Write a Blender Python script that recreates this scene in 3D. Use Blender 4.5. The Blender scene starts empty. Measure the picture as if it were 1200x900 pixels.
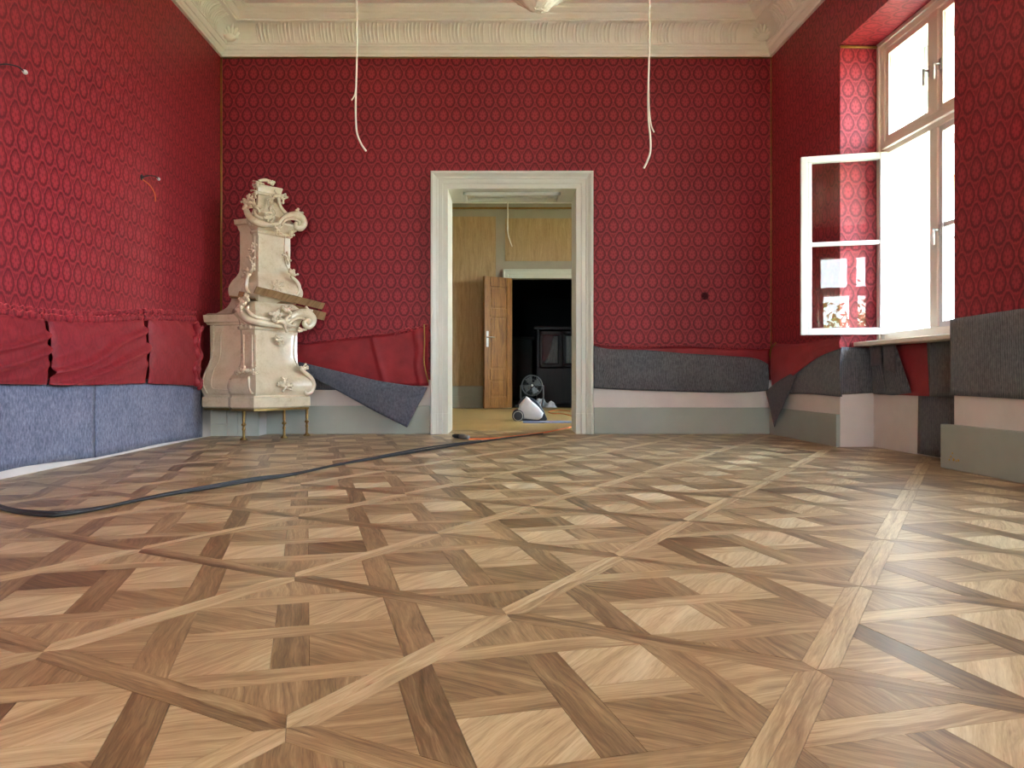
import bpy, bmesh, math, random
import numpy as np
from mathutils import Vector, Matrix, noise as mnoise

random.seed(7); np.random.seed(7)
scn = bpy.context.scene
C = scn.collection
PI = math.pi

# ------------------------------------------------------------------ camera, sky, exposure
F, HOR, EYE = 916.0, 441.5, 0.53          # focal length in px of a 1200 px wide frame, horizon row, eye height
cam_d = bpy.data.cameras.new('camera'); cam = bpy.data.objects.new('camera', cam_d); C.objects.link(cam)
cam_d.sensor_width = 36.0; cam_d.lens = 36.0*F/1200.0
cam_d.shift_y = -(450-HOR)/1200.0
cam_d.clip_start = 0.02; cam_d.clip_end = 300
cam.location = (0, 0, EYE); cam.rotation_euler = (PI/2, 0, 0)
scn.camera = cam

WORLD_STRENGTH = 7.0
w = bpy.data.worlds.new('sky'); scn.world = w; w.use_nodes = True
nt = w.node_tree; nt.nodes.clear()
wo = nt.nodes.new('ShaderNodeOutputWorld'); bg = nt.nodes.new('ShaderNodeBackground')
tc = nt.nodes.new('ShaderNodeTexCoord'); sx = nt.nodes.new('ShaderNodeSeparateXYZ'); rp = nt.nodes.new('ShaderNodeValToRGB')
nt.links.new(tc.outputs['Generated'], sx.inputs[0]); nt.links.new(sx.outputs['Z'], rp.inputs[0])
rp.color_ramp.elements[0].position = 0.0; rp.color_ramp.elements[0].color = (0.84, 0.94, 1.0, 1)
rp.color_ramp.elements[1].position = 0.9; rp.color_ramp.elements[1].color = (0.50, 0.74, 1.0, 1)
nt.links.new(rp.outputs[0], bg.inputs[0]); bg.inputs[1].default_value = WORLD_STRENGTH
nt.links.new(bg.outputs[0], wo.inputs[0])

SUN_STRENGTH = 70.0
sl = bpy.data.lights.new('sun', 'SUN'); sl.energy = SUN_STRENGTH; sl.angle = math.radians(.6); sl.color = (1.0, .97, .92)
so = bpy.data.objects.new('sun', sl); C.objects.link(so); so.rotation_euler = Vector((-.15, .72, -.70)).to_track_quat('-Z', 'Y').to_euler()
scn.view_settings.view_transform = 'Standard'; scn.view_settings.look = 'None'
scn.view_settings.gamma = 1.0; scn.view_settings.use_curve_mapping = False
scn.view_settings.exposure = 2.5
scn.cycles.use_denoising = True
scn.cycles.max_bounces = 10; scn.cycles.diffuse_bounces = 6; scn.cycles.glossy_bounces = 4
scn.cycles.transparent_max_bounces = 16
scn.cycles.caustics_reflective = False; scn.cycles.caustics_refractive = False
scn.cycles.sample_clamp_indirect = 6.0

def portal(loc, nrm, up, wx, wz):
    """daylight portal lying in a window opening; guides the sky's own light, gives none itself"""
    d = bpy.data.lights.new('daylight_portal', 'AREA'); d.shape = 'RECTANGLE'; d.size = wx; d.size_y = wz
    d.cycles.is_portal = True
    o = bpy.data.objects.new('daylight_portal', d); C.objects.link(o)
    z = -Vector(nrm).normalized(); y = Vector(up); x = y.cross(z).normalized()
    m = Matrix((x, y, z)).transposed().to_4x4(); m.translation = Vector(loc); o.matrix_world = m

# ------------------------------------------------------------------ small geometry kit
BACK, REAR, LEFT = 7.26, -4.4, -2.68      # back wall, wall behind the camera, left wall
ROOM_H = 3.84
def lx(Y): return -2.64-0.020*(Y-4.0)     # left wall X at a given Y (the walls are not quite square)
RU = Vector((0.05, -1, 0)).normalized(); RN = Vector((1, 0.05, 0)).normalized(); RO = Vector((2.41, BACK, 0))
def R(u, n, z): return RO+RU*u+RN*n+Vector((0, 0, z))      # right wall frame: along wall, outwards, up
def fl(x, y, z=0.0):                      # point of a horizontal plane seen at a pixel
    D = (EYE-z)*F/(y-HOR); return Vector(((x-600)*D/F, D, z))
def at(x, y, D): return Vector(((x-600)*D/F, D, EYE+(HOR-y)*D/F))
def rw(x, y, n=0.0):                      # point of the right wall (offset n outwards) seen at a pixel
    X0 = 2.41+n+0.05*BACK; Y = X0/((x-600)/F+0.05); return at(x, y, Y)

def smooth_path(pts, k=6):
    pts = [Vector(p) for p in pts]; out = []
    for i in range(len(pts)-1):
        p0 = pts[max(i-1, 0)]; p1 = pts[i]; p2 = pts[i+1]; p3 = pts[min(i+2, len(pts)-1)]
        for j in range(k):
            t = j/k
            out.append(0.5*((2*p1)+(p2-p0)*t+(2*p0-5*p1+4*p2-p3)*t*t+(3*p1-p0-3*p2+p3)*t**3))
    out.append(pts[-1]); return out
def lerp_list(vals, n):
    return list(np.interp(np.linspace(0, len(vals)-1, n), range(len(vals)), vals))

class MB:
    def __init__(s): s.v = []; s.f = []; s.m = []; s.sm = []; s.uv = {}; s.mi = 0; s.smooth = False
    def add(s, verts, faces, uvs=None):
        o = len(s.v); s.v += [Vector(p) for p in verts]
        for k, f in enumerate(faces):
            if uvs: s.uv[len(s.f)] = uvs[k]
            s.f.append([i+o for i in f]); s.m.append(s.mi); s.sm.append(s.smooth)
        return s
    def hexa(s, p):                        # 8 corners: bottom ring then top ring (counter-clockwise from above)
        return s.add(p, [(3,2,1,0),(4,5,6,7),(0,1,5,4),(1,2,6,5),(2,3,7,6),(3,0,4,7)])
    def box(s, x0, x1, y0, y1, z0, z1, T=None):
        p = [(x0,y0,z0),(x1,y0,z0),(x1,y1,z0),(x0,y1,z0),(x0,y0,z1),(x1,y0,z1),(x1,y1,z1),(x0,y1,z1)]
        return s.hexa([T(*q) for q in p] if T else p)
    def beam(s, a, b, side, wd, th):       # board from a to b: wd across along side, th along the third axis
        a, b = Vector(a), Vector(b); d = (b-a).normalized(); sd = Vector(side); sd = (sd-d*sd.dot(d)).normalized(); n = d.cross(sd)
        p = []
        for q in (-th/2, th/2):
            for (e, k) in ((a,-1),(b,-1),(b,1),(a,1)): p.append(e+sd*k*wd/2+n*q)
        return s.hexa(p)
    def rings(s, rings, closed=True, cap=True):
        n = len(rings[0]); base = len(s.v); fs = []; vs = [p for r in rings for p in r]
        for i in range(len(rings)-1):
            for j in range(n if closed else n-1):
                k = (j+1) % n; fs.append((i*n+j, i*n+k, (i+1)*n+k, (i+1)*n+j))
        if cap and closed:
            fs.append(tuple(reversed(range(n)))); fs.append(tuple(range((len(rings)-1)*n, len(rings)*n)))
        return s.add(vs, fs)
    def tube(s, path, r, n=8, flat=None):
        path = [Vector(p) for p in path]; m = len(path)
        rr = lerp_list(r, m) if isinstance(r, (list, tuple)) else [r]*m
        t0 = (path[1]-path[0]).normalized(); up = Vector((0,0,1)) if abs(t0.z) < .9 else Vector((1,0,0))
        u = t0.cross(up).normalized(); rings = []
        for i in range(m):
            t = (path[min(i+1,m-1)]-path[max(i-1,0)]).normalized()
            u = (u-t*u.dot(t)).normalized(); v = t.cross(u)
            rings.append([path[i]+(u*math.cos(2*PI*k/n)+v*math.sin(2*PI*k/n))*rr[i] for k in range(n)])
        sm = s.smooth; s.smooth = True; s.rings(rings); s.smooth = sm
        return s
    def lathe(s, prof, origin, n=16, axis=(0,0,1)):
        ax = Vector(axis).normalized(); q = Vector((1,0,0)) if abs(ax.x) < .9 else Vector((0,1,0)); u = ax.cross(q).normalized(); v = ax.cross(u)
        o = Vector(origin); rings = [[o+ax*h+(u*math.cos(2*PI*k/n)+v*math.sin(2*PI*k/n))*max(r,1e-4) for k in range(n)] for r, h in prof]
        sm = s.smooth; s.smooth = True; s.rings(rings); s.smooth = sm
        return s
    def ball(s, c, rx, ry=None, rz=None, n=8, m=5, ex=None):
        ry = ry or rx; rz = rz or rx; c = Vector(c); ex = ex or (Vector((1,0,0)), Vector((0,1,0)), Vector((0,0,1))); rings = []
        for i in range(m+1):
            a = -PI/2+PI*i/m; a = max(min(a, PI/2-.02), -PI/2+.02)
            rings.append([c+ex[0]*rx*math.cos(a)*math.cos(2*PI*k/n)+ex[1]*ry*math.cos(a)*math.sin(2*PI*k/n)+ex[2]*rz*math.sin(a) for k in range(n)])
        sm = s.smooth; s.smooth = True; s.rings(rings); s.smooth = sm
        return s
    def torus(s, c, Rr, r, axis, n=28, k=6):
        ax = Vector(axis).normalized(); q = Vector((0,0,1)) if abs(ax.z) < .9 else Vector((1,0,0)); u = ax.cross(q).normalized(); v = ax.cross(u)
        c = Vector(c); rings = []
        for i in range(n+1):
            a = 2*PI*i/n; d = u*math.cos(a)+v*math.sin(a)
            rings.append([c+d*(Rr+r*math.cos(2*PI*j/k))+ax*r*math.sin(2*PI*j/k) for j in range(k)])
        sm = s.smooth; s.smooth = True; s.rings(rings, cap=False); s.smooth = sm
        return s
    def grid(s, fn, nu, nv):
        vs = [fn(i/nu, j/nv) for j in range(nv+1) for i in range(nu+1)]
        fs = [(j*(nu+1)+i, j*(nu+1)+i+1, (j+1)*(nu+1)+i+1, (j+1)*(nu+1)+i) for j in range(nv) for i in range(nu)]
        uv = [[(vi % (nu+1))/nu for vi in f] for f in fs]
        return s.add(vs, fs, [[((vi % (nu+1))/nu, (vi//(nu+1))/nv) for vi in f] for f in fs])
    def extrude(s, poly, d):               # polygon (list of points) pushed along vector d
        d = Vector(d); n = len(poly); a = [Vector(p) for p in poly]; vs = a+[p+d for p in a]
        fs = [tuple(reversed(range(n))), tuple(range(n, 2*n))]+[(i, (i+1) % n, n+(i+1) % n, n+i) for i in range(n)]
        return s.add(vs, fs)
    def build(s, name, mats, parent=None, bevel=0, seg=2, solid=0, sub=0, fix=True, angle=None):
        me = bpy.data.meshes.new(name); off = Vector((0,0,0)); r = parent
        while r is not None: off += r.location; r = r.parent
        me.from_pydata([tuple(p-off) for p in s.v], [], s.f)
        if not isinstance(mats, (list, tuple)): mats = [mats]
        for m in mats: me.materials.append(m)
        me.polygons.foreach_set('material_index', s.m); me.polygons.foreach_set('use_smooth', s.sm)
        if s.uv:
            ul = me.uv_layers.new(name='UVMap')
            for p in me.polygons:
                if p.index in s.uv:
                    for li, uv in zip(p.loop_indices, s.uv[p.index]): ul.data[li].uv = uv
        if fix:
            bm = bmesh.new(); bm.from_mesh(me); bmesh.ops.recalc_face_normals(bm, faces=bm.faces); bm.to_mesh(me); bm.free()
        me.update()
        o = bpy.data.objects.new(name, me); C.objects.link(o); o.parent = parent
        if solid:
            md = o.modifiers.new('thickness', 'SOLIDIFY'); md.thickness = solid; md.offset = 0
        if bevel:
            md = o.modifiers.new('bevel', 'BEVEL'); md.width = bevel; md.segments = seg; md.limit_method = 'ANGLE'; md.angle_limit = math.radians(angle or 35)
        if sub:
            md = o.modifiers.new('sub', 'SUBSURF'); md.levels = sub; md.render_levels = sub
        return o

def empty(name, loc):
    o = bpy.data.objects.new(name, None); C.objects.link(o); o.location = loc; o.empty_display_size = .1; return o
def tag(o, label, cat, group=None):
    o['label'] = label; o['category'] = cat
    if group: o['group'] = group
    return o
def struct(o, label=None):
    o['kind'] = 'structure'
    if label: o['label'] = label
    return o

# ------------------------------------------------------------------ materials
def srgb(r, g, b):
    f = lambda c: (c/255/12.92) if c/255 <= .04045 else ((c/255+.055)/1.055)**2.4
    return (f(r), f(g), f(b), 1)
class Sk:                                  # node-socket arithmetic
    def __init__(s, nt, k): s.nt = nt; s.k = k
    def op(s, o, *a, clamp=False):
        n = s.nt.nodes.new('ShaderNodeMath'); n.operation = o; n.use_clamp = clamp
        for i, x in enumerate((s,)+a):
            if isinstance(x, Sk): s.nt.links.new(x.k, n.inputs[i])
            else: n.inputs[i].default_value = x
        return Sk(s.nt, n.outputs[0])
    def __add__(s, b): return s.op('ADD', b)
    def __sub__(s, b): return s.op('SUBTRACT', b)
    def __mul__(s, b): return s.op('MULTIPLY', b)
    def __truediv__(s, b): return s.op('DIVIDE', b)
    def step(s, a, b):                     # smooth 0..1 between a and b
        n = s.nt.nodes.new('ShaderNodeMapRange'); n.interpolation_type = 'SMOOTHSTEP'
        s.nt.links.new(s.k, n.inputs[0]); n.inputs[1].default_value = a; n.inputs[2].default_value = b
        return Sk(s.nt, n.outputs[0])
class Mt:
    def __init__(s, name):
        s.m = bpy.data.materials.new(name); s.m.use_nodes = True; s.nt = s.m.node_tree
        s.b = s.nt.nodes['Principled BSDF']; s.out = s.nt.nodes['Material Output']
    def set(s, **k):
        for a, v in k.items():
            i = s.b.inputs[a.replace('_', ' ')]
            if isinstance(v, Sk): s.nt.links.new(v.k, i)
            else: i.default_value = v
        return s
    def pos(s):
        g = s.nt.nodes.new('ShaderNodeNewGeometry'); x = s.nt.nodes.new('ShaderNodeSeparateXYZ'); s.nt.links.new(g.outputs['Position'], x.inputs[0])
        return [Sk(s.nt, x.outputs[i]) for i in range(3)]
    def xyz(s, x, y, z):
        n = s.nt.nodes.new('ShaderNodeCombineXYZ')
        for i, v in enumerate((x, y, z)):
            if isinstance(v, Sk): s.nt.links.new(v.k, n.inputs[i])
            else: n.inputs[i].default_value = v
        return Sk(s.nt, n.outputs[0])
    def posv(s): return Sk(s.nt, s.nt.nodes.new('ShaderNodeNewGeometry').outputs['Position'])
    def noise(s, vec, scale, detail=3, rough=.5, dist=0):
        n = s.nt.nodes.new('ShaderNodeTexNoise'); s.nt.links.new(vec.k, n.inputs['Vector'])
        n.inputs['Scale'].default_value = scale; n.inputs['Detail'].default_value = detail; n.inputs['Roughness'].default_value = rough; n.inputs['Distortion'].default_value = dist
        return Sk(s.nt, n.outputs[0])
    def ramp(s, fac, stops):
        n = s.nt.nodes.new('ShaderNodeValToRGB'); s.nt.links.new(fac.k, n.inputs[0]); cr = n.color_ramp
        while len(cr.elements) < len(stops): cr.elements.new(.5)
        for e, (p, c) in zip(cr.elements, stops): e.position = p; e.color = c
        return Sk(s.nt, n.outputs[0])
    def mix(s, fac, a, b):
        n = s.nt.nodes.new('ShaderNodeMix'); n.data_type = 'RGBA'
        for i, v in ((0, fac), (6, a), (7, b)):
            if isinstance(v, Sk): s.nt.links.new(v.k, n.inputs[i])
            else: n.inputs[i].default_value = v
        return Sk(s.nt, n.outputs[2])
    def bump(s, h, strength=.3, dist=.002):
        n = s.nt.nodes.new('ShaderNodeBump'); s.nt.links.new(h.k, n.inputs['Height']); n.inputs['Strength'].default_value = strength; n.inputs['Distance'].default_value = dist
        s.nt.links.new(n.outputs[0], s.b.inputs['Normal']); return s

def plain(name, col, rough=.5, var=.06, scale=6, spec=.4, **k):
    M = Mt(name); f = M.noise(M.posv(), scale, 4)
    a = tuple(c*(1-var) for c in col[:3])+(1,); b = tuple(min(1, c*(1+var)) for c in col[:3])+(1,)
    M.set(Base_Color=M.ramp(f, [(.3, a), (.7, b)]), Roughness=rough, **{'Specular_IOR_Level': spec}); M.set(**k)
    return M.m

RED_D, RED_L = srgb(78, 6, 18), srgb(164, 48, 58)
def damask(name, soffit=False, faint=1.0):
    M = Mt(name); X, Y, Z = M.pos(); u = (Y if soffit else X+Y); v = (X if soffit else Z)
    a, b = .1215, .258
    wr_ = lambda x, p: x.op('WRAP', p/2, -p/2)
    def motif(du, dv):
        k = (dv/.066).op('MAXIMUM', 0.0)*-.46+1.06                       # ogee: narrower towards its tip
        x = du/(k*.044); y = dv/.064
        e = (x*x+y*y).op('SQRT'); x2 = du/.033; y2 = (dv+.010)/.050
        r = (x2*x2+y2*y2).op('SQRT'); ph = x2.op('ABSOLUTE').op('ARCTAN2', y2)
        e = e+(ph*13.0).op('COSINE')*.035                               # leafy edge of the ogee
        pm = (r-((ph*3.5).op('COSINE').op('ABSOLUTE')*.55+.42)).step(.10, -.10)*r.step(.16, .26)
        return e, pm
    ea, pa = motif(wr_(u, a), wr_(v, b)); eb, pb = motif(wr_(u+a/2, a), wr_(v+b/2, b))
    e = ea.op('MINIMUM', eb); pm = pa.op('MAXIMUM', pb)
    ring = e.step(.80, .90)*e.step(1.14, 1.04)
    stem = e.step(1.40, 1.24)*e.step(1.12, 1.22)
    dots = ((u*(4*PI/a)).op('COSINE')*(v*(8*PI/b)).op('COSINE')).step(.1, .5)
    val = (pm*.44+.34)*e.step(1.06, 1.0)+(stem*.40+.30+dots*.22)*e.step(1.0, 1.06)
    val = val*((ring*-1.0)+1.0)+ring*.04
    # silk weave: slubs and soft large variation of the old cloth
    wv2 = M.noise(M.xyz(u*60.0, v*900.0, 0.0), 1.0, 2); big = M.noise(M.posv(), 1.3, 3)
    val = (val-.45)*faint+.45+(wv2-.5)*.14+(big-.5)*.22
    M.set(Base_Color=M.ramp(val, [(.05, RED_D), (.85, RED_L)]), Roughness=.52, **{'Specular_IOR_Level': .28, 'Sheen_Weight': .6, 'Sheen_Roughness': .35, 'Sheen_Tint': srgb(255, 110, 112)})
    M.bump(val, .25, .0015)
    return M.m
M_RED = damask('red_damask', False, .66); M_SOF = damask('red_damask_soffit', True, .66); M_FLAP = damask('red_damask_reverse', False, .22)
def cloth(name, d, l, stripe=0.0):
    M = Mt(name); X, Y, Z = M.pos(); n1 = M.noise(M.xyz((X+Y)*40.0, Z*500.0, 0.0), 1, 2); n2 = M.noise(M.posv(), 7, 4)
    v = n1*.4+n2*.6
    M.set(Base_Color=M.ramp(v, [(.3, d), (.7, l)]), Roughness=.55, **{'Specular_IOR_Level': .35, 'Sheen_Weight': .3, 'Sheen_Tint': srgb(255, 150, 150)}); M.bump(v, .2, .002)
    return M.m
M_LINING = cloth('plain_red_silk', srgb(112, 14, 24), srgb(150, 30, 40))
def felt(name, d, l, rib=0.0):
    M = Mt(name); X, Y, Z = M.pos(); P = M.posv()
    n1 = M.noise(M.xyz(X*60.0, Y*60.0, Z*34.0), 1.0, 3, .65); n2 = M.noise(P, 320, 2, .7); n3 = M.noise(P, 5, 3)
    v = n1*.55+n2*.30+n3*.15
    if rib:
        s = ((X+Y)*(2*PI/.016)).op('SINE')*.5+.5
        v = v*(1-rib)+s*n2*1.8*rib
    M.set(Base_Color=M.ramp(v, [(.34, d), (.52, tuple((a+b)/2 for a, b in zip(d, l))), (.68, l)]), Roughness=.95, **{'Specular_IOR_Level': .1, 'Sheen_Weight': .15}); M.bump(v, .6, .003)
    return M.m
M_FELTB = felt('blue_felt', srgb(70, 75, 100), srgb(150, 154, 178))
M_FELTG = felt('grey_felt', srgb(66, 67, 72), srgb(120, 121, 126), .16)
M_FELTD = felt('slate_felt', srgb(60, 63, 74), srgb(108, 111, 122))
M_FELTK = felt('felt_back', srgb(74, 70, 74), srgb(108, 102, 104))
M_PLASTER = plain('old_plaster', srgb(214, 207, 204), .85, .05, 5, .2)
M_CEIL = plain('ceiling_paint', srgb(240, 236, 232), .8, .02, 3, .2)
M_CORN = plain('cornice_paint', srgb(244, 243, 238), .6, .02, 3, .3)
M_SKIRT = plain('grey_green_paint', srgb(160, 166, 158), .45, .05, 4, .4)
M_CASE = plain('casing_paint', srgb(204, 207, 198), .4, .03, 5, .4)
M_WHITE = plain('window_white', srgb(212, 213, 212), .35, .02, 5, .45)
M_WFRAME = plain('window_cream', srgb(226, 218, 204), .4, .03, 5, .45)
M_GOLD = plain('gilt_fillet', srgb(150, 112, 48), .4, .15, 20, .5, Metallic=.4)
M_BRASS = plain('aged_brass', srgb(150, 124, 76), .35, .2, 30, .5, Metallic=.9)
M_STEEL = plain('brushed_steel', srgb(190, 188, 182), .3, .05, 20, .5, Metallic=.9)
M_BLACK = plain('black_rubber', srgb(40, 40, 42), .5, .1, 20, .4)
M_DARK = plain('dark_plastic', srgb(48, 52, 60), .4, .1, 10, .4)
M_ORANGE = plain('orange_cable', srgb(214, 110, 60), .5, .1, 20, .4)
M_WIRE = plain('ivory_cable', srgb(222, 216, 204), .5, .05, 20, .4)
M_SUB = plain('subfloor', srgb(60, 42, 26), .9, .1)
def glaze():
    M = Mt('cream_glaze'); P = M.posv(); n = M.noise(P, 9, 5, .6); n2 = M.noise(P, 60, 2)
    v = n*.7+n2*.3
    M.set(Base_Color=M.ramp(v, [(.25, srgb(190, 174, 144)), (.5, srgb(216, 203, 176)), (.8, srgb(228, 218, 196))]), Roughness=.22, **{'Specular_IOR_Level': .55, 'Coat_Weight': 1.0, 'Coat_Roughness': .05})
    M.bump(M.noise(P, 14, 2), .12, .01); return M.m
M_GLAZE = glaze()
def wood(name, stops, rough=.4, uvmap=True, spec=.4, vec=None, tone=True, bumpy=.08):
    M = Mt(name)
    if uvmap:
        uv = M.nt.nodes.new('ShaderNodeUVMap'); uv.uv_map = 'UVMap'; x = M.nt.nodes.new('ShaderNodeSeparateXYZ'); M.nt.links.new(uv.outputs[0], x.inputs[0])
        U, V = Sk(M.nt, x.outputs[0]), Sk(M.nt, x.outputs[1])
    else: U, V = vec(M)
    warp = M.noise(M.xyz(U*2.2, V*7.0, 0.0), 1.0, 3, .55)
    rings = M.noise(M.xyz(U*1.1, V*26.0+warp*5.0, 0.0), 1.0, 3, .6)
    fine = M.noise(M.xyz(U*22.0, V*300.0, 0.0), 1.0, 2, .6); streak = M.noise(M.xyz(U*3.2, V*95.0+warp*9.0, 7.0), 1.0, 3, .65)
    pores = M.noise(M.xyz(U*10.0, V*170.0+warp*6.0, 3.0), 1.0, 2, .6).step(.60, .74)
    v = (rings-.5)*1.25+(streak-.5)*1.25+(fine-.5)*.7+(warp-.5)*.30+.5
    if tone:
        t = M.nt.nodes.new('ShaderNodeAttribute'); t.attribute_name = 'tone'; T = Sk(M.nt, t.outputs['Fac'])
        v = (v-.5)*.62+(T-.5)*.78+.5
    v = v-pores*.14
    M.set(Base_Color=M.ramp(v, stops), Roughness=fine*.12+(rough-.06), **{'Specular_IOR_Level': spec}); M.bump(fine-pores, bumpy, .0006)
    return M.m
M_OAK = wood('oak_parquet', [(.0, srgb(80, 58, 38)), (.25, srgb(120, 95, 67)), (.48, srgb(160, 133, 98)), (.70, srgb(192, 169, 131)), (1.0, srgb(220, 204, 170))], .36, True, .5)
def grain_z(M):
    X, Y, Z = M.pos(); return Z, X+Y*.7
def grain_x(M):
    X, Y, Z = M.pos(); return X, Y
M_DOORW = wood('golden_oak_door', [(.1, srgb(92, 56, 20)), (.5, srgb(136, 90, 38)), (.9, srgb(166, 118, 58))], .35, False, .4, grain_z, False)
M_PLANK = wood('raw_board', [(.1, srgb(112, 84, 56)), (.5, srgb(138, 108, 76)), (.9, srgb(158, 128, 92))], .75, False, .2, grain_x, False)
M_HALLFL = wood('hall_floor_boards', [(.1, srgb(140, 112, 64)), (.5, srgb(176, 148, 92)), (.9, srgb(200, 174, 118))], .35, False, .4, grain_x, False)
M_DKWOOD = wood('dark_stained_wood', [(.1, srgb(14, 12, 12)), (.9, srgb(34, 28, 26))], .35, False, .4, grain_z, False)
M_PLY = wood('bare_board_wall', [(.1, srgb(158, 132, 100)), (.5, srgb(180, 154, 120)), (.9, srgb(194, 170, 136))], .8, False, .1, grain_z, False, .03)
M_HALLP = plain('hall_plaster', srgb(164, 158, 146), .85, .05, 4, .2)
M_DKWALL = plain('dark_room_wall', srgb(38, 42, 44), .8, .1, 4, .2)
def glass(name, tint=(.97,.99,1,1), f0=.035):
    m = bpy.data.materials.new(name); m.use_nodes = True; n = m.node_tree; n.nodes.clear()
    o = n.nodes.new('ShaderNodeOutputMaterial'); mx = n.nodes.new('ShaderNodeMixShader'); tr = n.nodes.new('ShaderNodeBsdfTransparent'); gl = n.nodes.new('ShaderNodeBsdfGlossy'); lw = n.nodes.new('ShaderNodeLayerWeight')
    tr.inputs[0].default_value = tint; gl.inputs['Roughness'].default_value = .0; lw.inputs[0].default_value = .5
    k = Sk(n, lw.outputs['Facing']).op('POWER', 5.0)*(1-f0)+f0      # Schlick reflection of a glazed pane
    n.links.new(k.k, mx.inputs[0]); n.links.new(tr.outputs[0], mx.inputs[1]); n.links.new(gl.outputs[0], mx.inputs[2]); n.links.new(mx.outputs[0], o.inputs[0])
    return m
M_GLASS = glass('window_glass')

# ------------------------------------------------------------------ room shell
ZS = 0.50                                  # above: damask, below: bare plaster
SILL, HEAD, NICHE = 0.76, 3.04, 0.26
TW = 0.85                                  # outer wall thickness
def wall_with_windows(name, T, u0, u1, openings, label):
    mb = MB()
    def blk(a, b, n0, n1, z0, z1, mi): mb.mi = mi; mb.box(a, b, n0, n1, z0, z1, T)
    edges = [u0]+[e for o in openings for e in o]+[u1]
    for i in range(0, len(edges), 2):
        blk(edges[i], edges[i+1], 0, TW, 0, ZS, 1); blk(edges[i], edges[i+1], 0, TW, ZS, 4.1, 0)
    for (a, b) in openings:
        blk(a, b, NICHE, TW, 0, ZS-.1, 1); blk(a, b, NICHE, TW, ZS-.1, SILL, 0)
        mb.mi = 2; mb.box(a, b, 0, .42, HEAD, HEAD+.01, T); mb.mi = 0; mb.box(a, b, 0, TW, HEAD+.01, 4.1, T)
    return struct(mb.build(name, [M_RED, M_PLASTER, M_SOF]), label)
W_R = [(1.36, 2.76), (3.98, 5.38)]
U_END = (BACK-REAR)/abs(RU.y)
wall_with_windows('wall_right', R, -0.0, U_END+.9, W_R, 'right wall in red damask with a deep window recess')
XR0 = 2.41+0.05*(BACK-REAR)
def Q(u, n, z): return Vector((XR0-u, REAR-n, z))
W_Q = [(XR0-2.36, XR0-0.96), (XR0+0.70, XR0+2.10)]
wall_with_windows('wall_rear', Q, -0.0, XR0-lx(REAR)+.3, W_Q, 'wall behind the camera with two windows')
XL0, XL1 = lx(REAR), lx(BACK)
mb = MB()
for z0, z1, mi in ((0, .46, 1), (.46, 4.1, 0)):
    mb.mi = mi; mb.hexa([(XL0-.4, REAR, z0), (XL0, REAR, z0), (XL1, BACK, z0), (XL1-.4, BACK, z0), (XL0-.4, REAR, z1), (XL0, REAR, z1), (XL1, BACK, z1), (XL1-.4, BACK, z1)])
struct(mb.build('wall_left', [M_RED, M_PLASTER]), 'left wall in red damask')
DX, DH, DT = 0.594, 2.27, 0.50             # door opening half width, height, wall thickness
mb = MB()
for a, b in ((XL1-.4, -DX-.02), (DX+.02, 2.41+TW)):
    mb.mi = 1; mb.box(a, b, BACK, BACK+DT, 0, ZS); mb.mi = 0; mb.box(a, b, BACK, BACK+DT, ZS, 4.1)
mb.mi = 0; mb.box(-DX-.02, DX+.02, BACK, BACK+DT, DH+.02, 4.1)
struct(mb.build('wall_back', [M_RED, M_PLASTER]), 'back wall in red damask with the doorway')
mb = MB(); mb.box(XL1-.5, XR0+TW, REAR-TW, BACK+.1, ROOM_H, ROOM_H+.2)
struct(mb.build('ceiling', M_CEIL), 'plain plaster ceiling')

# cornice: moulding swept round the room, leaf reliefs in the cove
def inner_corner(prev, here, nxt, p):
    prev, here, nxt = Vector(prev), Vector(here), Vector(nxt)
    d1 = (here-prev).normalized(); d2 = (nxt-here).normalized(); n1 = Vector((-d1.y, d1.x)); n2 = Vector((-d2.y, d2.x))
    m = (n1+n2); return here+m*(p/(1+n1.dot(n2)))
ROOM = [(XL1, BACK), (XL0, REAR), (XR0, REAR), (2.41, BACK)]       # counter-clockwise
prof = [(0, 3.495), (.028, 3.495), (.030, 3.512), (.040, 3.522), (.046, 3.545), (.058, 3.548), (.062, 3.560), (.070, 3.572), (.072, 3.588), (.082, 3.590)]
cove = [(.082+.128*(1-math.cos(t*PI/2)), 3.592+.145*math.sin(t*PI/2)) for t in [i/8 for i in range(9)]]
prof += cove+[(.222, 3.738), (.224, 3.752), (.240, 3.756), (.262, 3.776), (.268, 3.790), (.284, 3.790), (.290, 3.796), (.312, 3.812), (.318, 3.826), (.334, 3.828), (.338, ROOM_H+.002)]
corn = struct(empty('trim_1', (0, 0, 3.5)), 'cream plaster cornice with leaf cove')
for k in range(4):
    a, b = ROOM[k], ROOM[(k+1) % 4]; pa, nb = ROOM[k-1], ROOM[(k+2) % 4]
    mb = MB(); ra = []; rb = []
    for p, z in prof:
        q = inner_corner(pa, a, b, p); ra.append(Vector((q.x, q.y, z))); q = inner_corner(a, b, nb, p); rb.append(Vector((q.x, q.y, z)))
    mb.rings([ra, rb], closed=False)
    mb.build('moulding', M_CORN, corn)
mbl = MB()                                 # one leaf of the cove: four ribs fanning out under a rim
for j, (x, hgt, r) in enumerate(((-.078, 1.0, .010), (-.044, .98, .0125), (-.010, .97, .0125), (.024, .95, .011), (.052, .88, .008))):
    path = []
    for i in range(9):
        t = .03+hgt*i/9; p, z = .082+.128*(1-math.cos(t*PI/2)), 3.592+.145*math.sin(t*PI/2)
        path.append((x+.016*math.sin(t*PI)*(1 if j else .6)-.012*t, p+.002, z-3.5))
    mbl.tube(path, [r*.5, r, r, r*1.1, r*.7], 6)
leaf0 = mbl.build('cove_leaf', M_CORN, None); leaf_me = leaf0.data; bpy.data.objects.remove(leaf0)
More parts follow.
